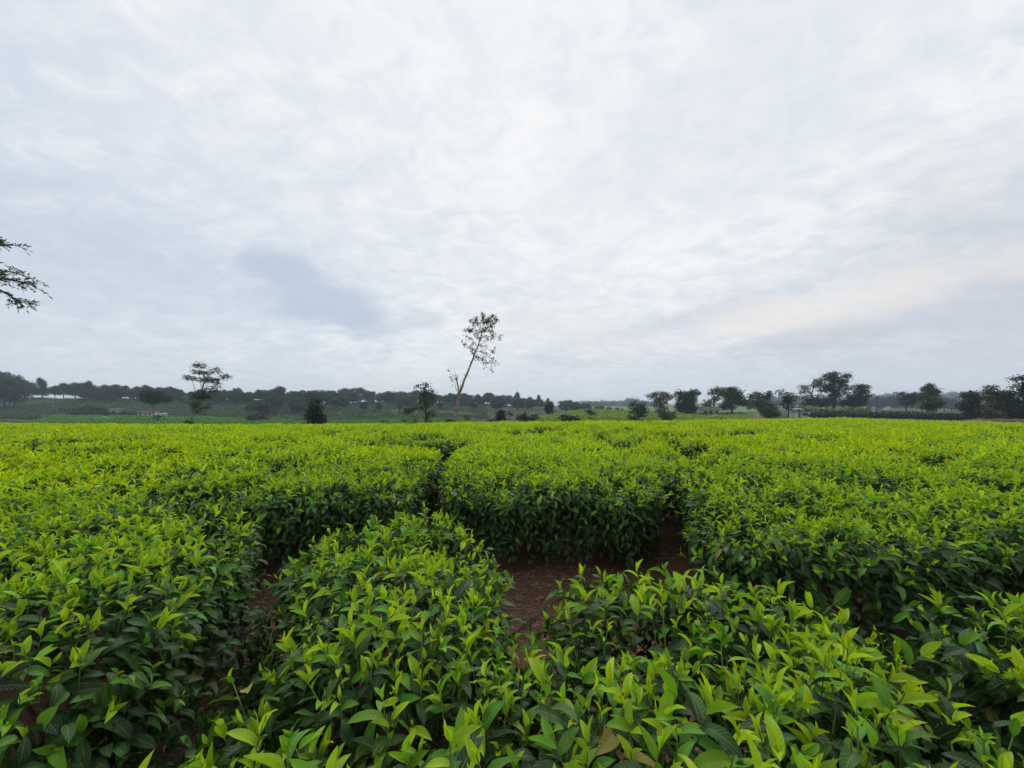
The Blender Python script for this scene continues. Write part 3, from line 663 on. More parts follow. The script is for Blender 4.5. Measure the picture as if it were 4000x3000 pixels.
def build_tea_field():
    r = np.random.default_rng(9); Pa, Ea, Sa, Ka = [], [], [], []
    for (y0, y1, rho, rho2, sc) in ((0.4, 8, 270, 150, 1.0), (8, 14, 190, 90, 1.15), (14, 22, 125, 50, 1.4), (22, 34, 85, 30, 1.75)):
        for layer, rh in ((0, rho), (1, rho2), (2, rho2 * 7)):
            if layer == 2 and y0 > 14: continue
            W = 1.42 * y1 + 1.5; n = int(rh * 2 * W * (y1 - y0)); x, y = sample(n, -W, W, y0, y1, r)
            m = (np.abs(x) < 1.40 * y + 1.2); x, y = x[m], y[m]; m = (bush_id(x, y) < 0) & (y < field_edge(x, y)); x, y = x[m], y[m]
            s, seam = canopy_s(x, y); m = (s > 0.02) if layer < 2 else ((s > -0.02) & (s < 0.12) & (sdf_gap(x, y) < 0.14)); x, y, s, seam = x[m], y[m], s[m], seam[m]
            top = canopy_top(x, y, s, seam); g = ground_z(x, y); o = outward(x, y); e = np.clip(1 - sdf_gap(x, y) / 0.2, 0, 1) 
            n = len(x); A = np.stack([0.22 * r.normal(size=n), 0.22 * r.normal(size=n), np.ones(n)], 1)
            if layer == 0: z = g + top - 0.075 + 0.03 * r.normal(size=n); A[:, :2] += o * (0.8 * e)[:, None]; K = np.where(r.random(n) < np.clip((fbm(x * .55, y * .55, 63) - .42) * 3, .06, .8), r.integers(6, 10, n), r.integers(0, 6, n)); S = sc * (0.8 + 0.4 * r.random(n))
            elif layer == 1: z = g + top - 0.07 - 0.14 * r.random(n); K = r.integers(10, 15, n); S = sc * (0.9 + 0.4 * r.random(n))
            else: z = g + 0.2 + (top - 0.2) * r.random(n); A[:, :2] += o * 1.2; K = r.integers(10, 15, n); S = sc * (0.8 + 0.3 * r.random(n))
            A = norm(A); th = r.random(n) * 6.28; Y = np.cross(A, np.stack([np.cos(th), np.sin(th), 0 * th], 1))
            Pa.append(np.stack([x, y, z], 1)); Ea.append(eulers(frames(Y, A))); Sa.append(S); Ka.append(K)
    P, E, S, K = [np.concatenate(a) for a in (Pa, Ea, Sa, Ka)]
    print('field instances', len(P))
    o = scatter('tea_field', P, E, S, K, C_SHOOT); tag(o, 'bright green closed table of tea reaching to the brow', 'tea field')
build_tea_field()
def build_litter():
    r = np.random.default_rng(12); mb = MB(); n = 30000
    x, y = r.uniform(-3, 3.2, n), r.uniform(0.7, 4.6, n); s = sdf_gap(x, y); m = (s < 0.15) & (fbm(x * 3, y * 3, 6) > 0.36); x, y = x[m], y[m]; g = ground_z(x, y)
    for a, b, c in zip(x, y, g):
        th = r.random() * 6.28; ln = 0.02 + 0.10 * r.random() ** 2; d = np.array([math.cos(th), math.sin(th), 0.08 * r.normal()]) * ln; nrm = np.array([-d[1], d[0], 0]) * 0.2
        p = np.array([a, b, c + 0.006 + 0.012 * r.random()])
        mb.tube([p - d / 2, p + nrm * r.normal(), p + d / 2], 0.0011 + 0.0016 * r.random(), 3, cap=False)
    n = 900; x, y = r.uniform(-3, 3.2, n), r.uniform(0.9, 5.5, n); m = sdf_gap(x, y) < 0.2; x, y = x[m], y[m]; g = ground_z(x, y)
    for a, b, c in zip(x, y, g):
        v, f, _ = leaf_geo(0.03 + 0.035 * r.random(), 0.006 + .006 * r.random(), 0.8 * r.normal(), 0.3, 3, 2, 0, 1)
        th = r.random() * 6.28; co, si = math.cos(th), math.sin(th); mb.add(np.stack([v[:, 0] * co - v[:, 1] * si + a, v[:, 0] * si + v[:, 1] * co + b, v[:, 2] + c + 0.015], 1), f)
    o = link('leaf_litter', mb.mesh('leaf_litter', m_litter), kind='stuff'); tag(o, 'dry brown twigs and leaves littering the bare soil', 'litter')
    mb = MB(); q = [(0.02, 2.55), (0.10, 2.68), (0.2, 2.8), (0.27, 2.93)]
    mb.tube([(a, b, gz(a, b) + 0.02 + 0.012 * (i % 2)) for i, (a, b) in enumerate(q)], [0.008, 0.007, 0.006, 0.003], 6)
    o = link('fallen_branch', mb.mesh('fallen_branch', m_twig, True)); tag(o, 'thin grey stick lying on the bare soil strip', 'stick')
    mb = MB()
    for i in range(260):
        a, b = 0.95 + 0.2 * r.normal(), 3.05 + 0.14 * r.normal(); th = r.random() * 6.28; h = 0.05 + 0.09 * r.random(); g0 = gz(a, b)
        mb.tube([(a, b, g0), (a + 0.02 * math.cos(th), b + 0.02 * math.sin(th), g0 + h * 0.7), (a + 0.06 * math.cos(th), b + 0.06 * math.sin(th), g0 + h)], [0.0016, 0.0013, 0.0004], 3, cap=False)
    o = link('grass', mb.mesh('grass', m_stem), kind='stuff'); tag(o, 'thin grass blades sprouting from the shaded soil', 'grass')
build_litter()

# ------------------------------------------------------------------ trees
def crown_leaves(mb, lobes, ls, dens, r, clump=1.0, flat=0.5):
    """lobes: (centre, radii). leaf quads in clumps through the lobe volume, more toward its skin"""
    for c, rad in lobes:
        c = np.asarray(c, float); rad = np.asarray(rad, float)
        sa = (rad[0] * rad[1] + rad[0] * rad[2] + rad[1] * rad[2]) * 4.2
        n = max(40, int(9.0 * dens * sa / (ls * ls))); nc = max(6, int(n / 16))
        d = norm(r.normal(size=(nc, 3))); cc = c + d * rad * (0.45 + 0.55 * r.random((nc, 1)) ** 0.6)
        tone = r.random(nc); i = r.integers(0, nc, n)
        p = cc[i] + r.normal(size=(n, 3)) * ls * 1.35 * clump * np.array([1, 1, 0.7])
        Nn = norm(r.normal(size=(n, 3)) * (1 - flat * 0.5) + np.array([0, 0, flat * 1.6])); a = norm(np.cross(Nn, r.normal(size=(n, 3)))); b = np.cross(Nn, a)
        s = ls * (0.6 + 0.7 * r.random((n, 1))); a = a * s * 0.75; b = b * s * 0.38
        P = np.stack([p - a, p - b + 0.1 * a, p + a, p + b + 0.1 * a], 1); mb.quads(P, tone[i] * 0.8 + 0.2 * r.random(n))
def tree_from_lobes(name, label, cat, base, trunk, lobes, ls=0.3, dens=0.22, mat=None, bark=None, tr=0.15, seed=0, group=None, clump=1.0, flat=0.5, twigs=3):
    """trunk: list of points relative to base; lobes relative to base"""
    r = np.random.default_rng(seed); o = link(name, None, loc=base); tag(o, label, cat, group)
    mt = MB(); trunk = np.asarray(trunk, float); n = len(trunk)
    mt.tube(trunk, np.linspace(tr, tr * 0.45, n), 7)
    for c, rad in lobes:
        c = np.asarray(c, float); j = int(np.argmin(np.linalg.norm(trunk - c * np.array([1, 1, 0.7]), axis=1))); j = max(1, j) if n > 1 else 0
        s = trunk[j]; L = np.linalg.norm(c - s)
        if L < 0.05: continue
        mid = s * 0.5 + c * 0.5 + np.array([0, 0, 0.12 * L]) + 0.06 * L * r.normal(size=3)
        mt.tube([s, mid, c], [tr * 0.42, tr * 0.28, tr * 0.14], 5, cap=False)
        for k in range(twigs):
            e = c + norm(r.normal(size=3) + np.array([0, 0, 0.4])) * np.asarray(rad) * 0.85; mt.tube([mid * 0.4 + c * 0.6, (c + e) / 2 + 0.05 * L * r.normal(size=3), e], [tr * 0.16, tr * 0.1, tr * 0.03], 4, cap=False)
    link('trunk', mt.mesh('trunk', bark or m_bark, True), o)
    mc = MB(); crown_leaves(mc, lobes, ls, dens, r, clump, flat); link('crown', mc.mesh('crown', mat or m_dark, False, 'age'), o)
    return o
def photo_tree(name, label, d, base_u, lobes, trunk=None, sink=0.0, depth=0.8, cat='tree', **kw):
    """lobes (u, v, ru, rv) as measured; each gets a real place, width, height and depth at distance d"""
    r = np.random.default_rng(kw.get('seed', 0) + 55); b = at(base_u, d); b[2] -= sink; lb = []
    for (u, v, ru, rv) in lobes:
        c = up(u, v, d) - b; R0 = px(ru, d); c[1] += R0 * 0.5 * r.normal(); lb.append((c, (R0, R0 * depth, px(rv, d))))
    if trunk: tk = [np.array([0, 0, -0.1])] + [up(u, v, d) - b + np.array([0, 0.1 * r.normal(), 0]) for u, v in trunk]
    else:
        top = np.mean([l[0] for l in lb], 0); tk = [np.array([0, 0, -0.1]), top * 0.35 + np.array([-0.1 * top[0], 0, 0]), top * 0.7, top]
    return tree_from_lobes(name, label, cat, b, tk, lb, **kw)
def c1(x, y, a=1, b=1): return (x / 2.212, 1350 + y / 2.212, a / 2.212, b / 2.212)
def c2(x, y, a=1, b=1): return (900 + x / 2.212, 1350 + y / 2.212, a / 2.212, b / 2.212)
def c4(x, y, a=1, b=1): return (1900 + x / 2.212, 1400 + y / 2.212, a / 2.212, b / 2.212)
def c5(x, y, a=1, b=1): return (2800 + x / 3.16, 1400 + y / 3.16, a / 3.16, b / 3.16)
def c6(x, y, a=1, b=1): return (3300 + x / 3.16, 1400 + y / 3.16, a / 3.16, b / 3.16)

# trees just beyond the brow
photo_tree('umbrella_tree', 'flat tiered tree with open upper crown rising left beyond the brow', 50, 755,
    [c1(1740, 175, 60, 16), c1(1700, 225, 45, 16), c1(1760, 235, 50, 22), c1(1845, 215, 42, 26), c1(1640, 275, 58, 20), c1(1740, 290, 70, 22), c1(1830, 300, 60, 18), c1(1905, 265, 52, 20), c1(1890, 345, 38, 36), c1(1830, 385, 50, 18),
     c1(1720, 440, 85, 36), c1(1790, 430, 60, 40), c1(1690, 510, 50, 24), c1(1740, 545, 40, 30), c1(1830, 525, 34, 20), c1(1690, 575, 36, 18)],
    [c1(1668, 600)[:2], c1(1685, 500)[:2], c1(1745, 400)[:2], c1(1770, 320)[:2], c1(1760, 250)[:2]], ls=0.18, dens=0.22, mat=m_mid, bark=m_pale_bark, tr=0.12, seed=1, flat=0.9, clump=0.8)
photo_tree('low_shrub', 'low leafy shrub at the foot of the tiered tree', 49, 731, [c1(1615, 665, 28, 12), c1(1650, 668, 20, 10)], ls=0.16, dens=0.3, mat=m_mid, tr=0.04, seed=2, cat='shrub')
photo_tree('cone_tree', 'dense dark conical tree standing alone in front of the hillside', 48, 1236,
    [c2(745, 490, 34, 34), c2(730, 530, 52, 40), c2(765, 540, 50, 42), c2(745, 590, 70, 45), c2(720, 630, 48, 40), c2(780, 640, 45, 40), c2(745, 665, 60, 30)], ls=0.19, dens=0.42, mat=m_dark, tr=0.16, seed=3)
photo_tree('wispy_tree', 'wispy upright tree left of the tall leaning tree', 50, 1664,
    [c2(1620, 350, 26, 20), c2(1685, 350, 40, 24), c2(1655, 395, 45, 30), c2(1710, 400, 42, 34), c2(1745, 430, 34, 30), c2(1670, 460, 48, 36), c2(1720, 500, 44, 34), c2(1660, 530, 50, 34), c2(1715, 570, 40, 34), c2(1700, 620, 38, 30), c2(1690, 650, 30, 24)],
    [c2(1690, 620)[:2], c2(1685, 520)[:2], c2(1680, 440)[:2], c2(1682, 360)[:2]], ls=0.19, dens=0.15, mat=m_olive, tr=0.13, seed=4, twigs=6)
photo_tree('small_tree', 'small round tree left of the wispy tree', 75, 1602, [c2(1550, 555, 40, 24), c2(1530, 575, 28, 14), c2(1580, 545, 22, 16)], [c2(1553, 605)[:2], c2(1553, 570)[:2]], ls=0.24, dens=0.3, mat=m_mid, tr=0.09, seed=5)
photo_tree('leafy_stump', 'short leafy stump between two small trees', 60, 1621, [c2(1598, 640, 9, 18), c2(1600, 655, 11, 14)], ls=0.15, dens=0.3, mat=m_olive, tr=0.10, seed=6, cat='stump')
photo_tree('low_shrub', 'pale low shrub on the triangular green field', 70, 1588, [c2(1520, 650, 38, 22)], ls=0.2, dens=0.2, mat=m_shrub, tr=0.05, seed=7, cat='shrub')
photo_tree('low_shrub', 'flat shrub far left on the triangular green field', 70, 1502, [c2(1335, 660, 36, 12)], ls=0.2, dens=0.25, mat=m_mid, tr=0.05, seed=8, cat='shrub')
photo_tree('low_shrub', 'dark shrub at the foot of the tall leaning tree', 45, 1760, [c2(1900, 652, 26, 12), c2(1885, 655, 14, 10)], ls=0.15, dens=0.4, mat=m_dark, tr=0.05, seed=9, cat='shrub')
photo_tree('small_tree', 'tiny flat tree right of the tall leaning tree', 75, 1825, [c2(2045, 622, 26, 14)], [c2(2045, 640)[:2], c2(2045, 625)[:2]], ls=0.2, dens=0.3, mat=m_dark, tr=0.07, seed=10)
photo_tree('cone_shrub', 'dark conical shrub on the edge of the brown field', 55, 1955, [c4(120, 470, 24, 28), c4(115, 500, 38, 30), c4(125, 525, 44, 22)], ls=0.18, dens=0.45, mat=m_dark, tr=0.08, seed=11, cat='shrub')
photo_tree('low_shrub', 'low dark shrub left of the conical shrub', 55, 1925, [c4(55, 537, 26, 9)], ls=0.15, dens=0.45, mat=m_dark, tr=0.05, seed=12, cat='shrub')
photo_tree('small_tree', 'tiny tree on the brown field left of the two bushes', 90, 1990, [c4(202, 478, 22, 11)], [c4(202, 498)[:2], c4(202, 482)[:2]], ls=0.22, dens=0.35, mat=m_dark, tr=0.10, seed=13)
photo_tree('round_shrub', 'left of two dark bushes below the brown field', 58, 2044, [c4(325, 492, 32, 20), c4(310, 515, 36, 20), c4(345, 520, 28, 18)], ls=0.2, dens=0.35, mat=m_dark, tr=0.08, seed=14, cat='bush', group='pair of bushes below the brown field')
photo_tree('round_shrub', 'right of two dark bushes below the brown field', 58, 2084, [c4(405, 510, 40, 20), c4(395, 527, 42, 14)], ls=0.2, dens=0.35, mat=m_mid, tr=0.08, seed=15, cat='bush', group='pair of bushes below the brown field')
photo_tree('narrow_tree', 'dark oval tree on the ridge where brown field meets green field', 110, 2145, [c4(542, 405, 30, 30), c4(540, 435, 34, 30), c4(545, 460, 22, 16)], [c4(542, 490)[:2], c4(542, 440)[:2]], ls=0.3, dens=0.5, mat=m_dark, tr=0.14, seed=16)
photo_tree('round_shrub', 'low dark bush clump on the near edge of the bright green field', 52, 2220, [c4(655, 522, 26, 16), c4(690, 522, 34, 20), c4(750, 520, 44, 18), c4(785, 528, 20, 12)], ls=0.19, dens=0.35, mat=m_dark, tr=0.07, seed=17, cat='bush')
photo_tree('small_umbrella_tree', 'small umbrella tree with bare trunk on the bright green field', 62, 2306, [c4(905, 460, 34, 11), c4(930, 475, 22, 9), c4(880, 462, 16, 8), c4(898, 515, 12, 12)], [c4(898, 525)[:2], c4(897, 490)[:2], c4(905, 468)[:2]], ls=0.2, dens=0.3, mat=m_dark, tr=0.07, seed=18, flat=0.8)
photo_tree('umbrella_tree', 'broad flat topped tree in front of the tall tree clump', 62, 2492, [c4(1300, 395, 46, 16), c4(1250, 415, 30, 12), c4(1350, 400, 34, 14), c4(1310, 435, 60, 22), c4(1370, 455, 40, 18), c4(1280, 460, 40, 20), c4(1340, 485, 50, 20)], [c4(1315, 520)[:2], c4(1315, 470)[:2], c4(1310, 420)[:2]], ls=0.23, dens=0.25, mat=m_dark, tr=0.12, seed=19, flat=0.8)
photo_tree('round_shrub', 'dark bush at the foot of the broad flat topped tree', 60, 2470, [c4(1262, 515, 40, 20)], ls=0.2, dens=0.35, mat=m_dark, tr=0.06, seed=20, cat='bush')
photo_tree('round_shrub', 'greyish green round bush in front of the tree clump', 60, 2608, [c4(1565, 490, 64, 30), c4(1580, 520, 50, 16), c4(1520, 480, 34, 22)], ls=0.2, dens=0.25, mat=m_olive, tr=0.08, seed=21, cat='bush')
# tree clump by the house
photo_tree('shade_tree', 'tall pale crowned tree at the left of the tree clump', 130, 2576, [c4(1420, 325, 36, 18), c4(1480, 310, 50, 18), c4(1560, 310, 44, 22), c4(1450, 350, 50, 22), c4(1540, 345, 60, 24), c4(1600, 335, 30, 22), c4(1500, 390, 60, 26), c4(1510, 430, 50, 26), c4(1490, 470, 40, 22)], ls=0.36, dens=0.2, mat=m_olive, tr=0.35, seed=22, twigs=5)
photo_tree('shade_tree', 'dense dark tree second from left in the tree clump', 128, 2690, [c4(1660, 305, 34, 22), c4(1790, 295, 46, 26), c4(1740, 330, 60, 34), c4(1690, 360, 60, 40), c4(1770, 380, 60, 44), c4(1680, 420, 54, 40), c4(1750, 440, 70, 34)], ls=0.38, dens=0.42, mat=m_dark, tr=0.4, seed=23)
photo_tree('shade_tree', 'thin crowned tree with visible limbs in the tree clump', 132, 2790, [c4(2000, 270, 60, 20), c4(1960, 300, 44, 20), c4(2040, 300, 50, 24), c4(1980, 350, 44, 26), c4(1930, 385, 44, 30), c4(1900, 400, 34, 30)], ls=0.38, dens=0.2, mat=m_olive, tr=0.35, seed=24, twigs=5)
photo_tree('shade_tree', 'broad dense dark tree right of the thin crowned tree', 128, 2860, [c5(190, 390, 70, 30), c5(110, 440, 60, 50), c5(230, 440, 80, 50), c5(150, 510, 80, 60), c5(260, 530, 80, 60), c5(200, 590, 100, 40)], ls=0.38, dens=0.42, mat=m_dark, tr=0.4, seed=25)
photo_tree('shade_tree', 'dark brownish tree behind the dirt road', 135, 2975, [c5(420, 475, 40, 26), c5(520, 450, 50, 34), c5(610, 450, 54, 38), c5(560, 510, 90, 40), c5(430, 550, 70, 50)], ls=0.38, dens=0.38, mat=m_dark, tr=0.3, seed=26)
photo_tree('olive_tree', 'rounded olive green tree right beside the dirt road', 80, 3008, [c5(580, 540, 70, 34), c5(540, 590, 80, 46), c5(660, 590, 80, 50), c5(600, 650, 90, 50), c5(700, 670, 60, 50), c5(640, 710, 70, 26)], ls=0.27, dens=0.3, mat=m_olive, tr=0.16, seed=27)
photo_tree('tiered_tree', 'tiered dark tree left of the white building', 88, 3078, [c5(760, 405, 44, 12), c5(790, 440, 34, 12), c5(880, 445, 60, 18), c5(930, 455, 34, 14), c5(870, 490, 70, 26), c5(930, 520, 70, 28), c5(850, 550, 70, 34), c5(900, 600, 60, 34)], [c5(880, 640)[:2], c5(880, 560)[:2], c5(860, 500)[:2], c5(830, 450)[:2]], ls=0.28, dens=0.24, mat=m_dark, tr=0.16, seed=28, flat=0.8)
photo_tree('great_tree', 'tallest broad tree of the right side rising over banana plants', 130, 3256, [c5(1330, 220, 60, 30), c5(1430, 200, 70, 30), c5(1540, 220, 60, 34), c5(1290, 280, 60, 34), c5(1390, 270, 80, 40), c5(1500, 280, 80, 44), c5(1590, 300, 56, 40), c5(1230, 330, 50, 18), c5(1340, 350, 70, 34), c5(1450, 360, 80, 50), c5(1560, 370, 70, 40), c5(1290, 400, 60, 20), c5(1460, 440, 80, 44), c5(1570, 440, 40, 24)], [c5(1450, 520)[:2], c5(1450, 430)[:2], c5(1440, 330)[:2]], ls=0.36, dens=0.3, mat=m_dark, tr=0.55, seed=29, flat=0.7)
photo_tree('layered_tree', 'flat layered tree with open limbs left of the tallest tree', 126, 3178, [c5(1100, 345, 60, 16), c5(1050, 380, 54, 14), c5(1170, 350, 50, 14), c5(1230, 305, 44, 14), c5(1040, 425, 50, 11), c5(1120, 410, 44, 14), c5(1060, 480, 60, 14), c5(1150, 460, 50, 14), c5(1240, 460, 54, 14), c5(1180, 500, 50, 16)], [c5(1190, 560)[:2], c5(1190, 500)[:2], c5(1170, 440)[:2]], ls=0.34, dens=0.2, mat=m_dark, tr=0.28, seed=30, flat=0.9)
photo_tree('layered_tree', 'flat topped tree right of the tallest tree', 124, 3352, [c5(1720, 345, 60, 13), c5(1820, 352, 64, 14), c5(1780, 380, 80, 20), c5(1850, 410, 50, 20), c5(1740, 430, 80, 34), c5(1890, 455, 40, 14), c5(1700, 490, 80, 40), c5(1790, 500, 80, 50), c5(1740, 560, 100, 40)], ls=0.36, dens=0.32, mat=m_dark, tr=0.35, seed=31, flat=0.8)
photo_tree('thicket', 'dark thicket under the layered and tallest trees', 127, 3215, [c5(1130, 545, 50, 34), c5(1240, 545, 80, 44), c5(1340, 560, 80, 44), c5(1440, 540, 80, 50), c5(1560, 560, 80, 40), c5(1620, 570, 70, 34)], ls=0.38, dens=0.35, mat=m_dark, tr=0.2, seed=32, cat='shrub')
photo_tree('leaning_tree', 'tree with a bare slanting left limb in the right distance', 135, 3545, [c6(690, 440, 40, 14), c6(720, 430, 20, 10), c6(800, 455, 70, 24), c6(770, 500, 70, 34), c6(850, 500, 60, 40), c6(810, 560, 80, 44), c6(640, 430, 14, 6)], [c6(745, 590)[:2], c6(735, 540)[:2], c6(715, 490)[:2]], ls=0.36, dens=0.26, mat=m_dark, tr=0.22, seed=33)
photo_tree('round_tree', 'tall round headed dark tree in the right distance', 115, 3640, [c6(1030, 345, 50, 26), c6(1010, 390, 44, 30), c6(1070, 380, 64, 40), c6(1130, 415, 40, 34), c6(1060, 440, 70, 34), c6(1100, 480, 50, 34)], [c6(1075, 600)[:2], c6(1070, 480)[:2], c6(1060, 420)[:2]], ls=0.32, dens=0.36, mat=m_dark, tr=0.24, seed=34)
photo_tree('round_shrub', 'olive bushy tree in front of the round headed tree', 75, 3652, [c6(1080, 500, 90, 34), c6(1030, 550, 70, 44), c6(1130, 550, 80, 46), c6(1090, 600, 90, 36), c6(1010, 590, 50, 30)], [c6(1120, 700)[:2], c6(1110, 620)[:2]], ls=0.25, dens=0.26, mat=m_olive, tr=0.1, seed=35)
photo_tree('bushy_tree', 'wide dark bushy tree near the bare earth bank', 72, 3795, [c6(1520, 450, 60, 34), c6(1600, 450, 50, 34), c6(1500, 510, 70, 50), c6(1600, 530, 80, 60), c6(1530, 600, 90, 60), c6(1630, 640, 80, 60), c6(1560, 690, 90, 40)], ls=0.24, dens=0.34, mat=m_dark, tr=0.16, seed=36)
photo_tree('bushy_tree', 'taller rounded tree right of the wide bushy tree', 74, 3848, [c6(1730, 370, 50, 34), c6(1730, 420, 60, 40), c6(1740, 490, 70, 50), c6(1780, 550, 60, 60), c6(1760, 640, 80, 60), c6(1840, 500, 20, 44), c6(1790, 690, 60, 40)], ls=0.25, dens=0.28, mat=m_olive, tr=0.16, seed=37)
photo_tree('round_shrub', 'brownish shrub beneath the taller rounded tree', 66, 3880, [c6(1790, 650, 70, 40), c6(1850, 690, 80, 40), c6(1920, 700, 50, 34)], ls=0.22, dens=0.26, mat=m_olive, tr=0.07, seed=38, cat='shrub')
photo_tree('edge_tree', 'big dark tree cut off by the right photo edge', 62, 3985, [c6(1960, 440, 70, 30), c6(2060, 430, 70, 40), c6(1930, 510, 60, 44), c6(2030, 510, 80, 60), c6(2000, 600, 110, 60), c6(2120, 600, 110, 80), c6(2110, 260, 44, 12), c6(2180, 240, 50, 20), c6(2170, 320, 44, 34), c6(2200, 400, 60, 50), c6(2260, 300, 90, 60), c6(2320, 420, 110, 80), c6(2070, 670, 120, 60), c6(2060, 355, 20, 10)], [c6(2200, 690)[:2], c6(2205, 560)[:2], c6(2200, 420)[:2], c6(2210, 300)[:2]], ls=0.22, dens=0.3, mat=m_dark, tr=0.24, seed=39)
photo_tree('round_tree', 'dark floating crowned tree on the left hillside above the red roof', 120, 600, [c1(1320, 420, 80, 28), c1(1290, 450, 60, 30), c1(1350, 455, 66, 34), c1(1320, 480, 60, 22)], [c1(1325, 530)[:2], c1(1322, 470)[:2]], ls=0.33, dens=0.4, mat=m_dark, tr=0.16, seed=40)
photo_tree('small_tree', 'stumpy little tree on the light green left field', 75, 617, [c1(1360, 620, 14, 14), c1(1375, 612, 18, 8)], [c1(1360, 645)[:2], c1(1362, 622)[:2]], ls=0.22, dens=0.3, mat=m_olive, tr=0.09, seed=41)
photo_tree('low_shrub', 'grey green shrub on the hill foot left of the dark conical tree', 130, 1000, [c2(240, 620, 60, 26), c2(280, 635, 40, 18)], ls=0.35, dens=0.3, mat=m_crest, tr=0.08, seed=42, cat='shrub')
photo_tree('low_shrub', 'dark bush at the right end of the light left field', 100, 978, [c1(2190, 640, 40, 26)], ls=0.3, dens=0.3, mat=m_crest, tr=0.08, seed=43, cat='shrub')
for i, (u, v, ru, rv) in enumerate([c1(760, 535, 90, 24), c1(680, 545, 90, 26), c1(850, 555, 60, 22), c1(1090, 565, 80, 22), c1(570, 545, 50, 24), c1(930, 580, 50, 20), c1(1170, 580, 50, 18)]):
    photo_tree('hillside_shrub', 'pale green shrub mass around the houses at the hill foot', 176 + 2 * i, u, [(u, v, ru, rv), (u - ru * 0.6, v + rv * 0.3, ru * 0.6, rv * 0.7), (u + ru * 0.6, v + rv * 0.3, ru * 0.6, rv * 0.7)], ls=0.45, dens=0.3, mat=m_shrub, tr=0.1, seed=50 + i, cat='shrub', group='shrubs round the hill foot houses')

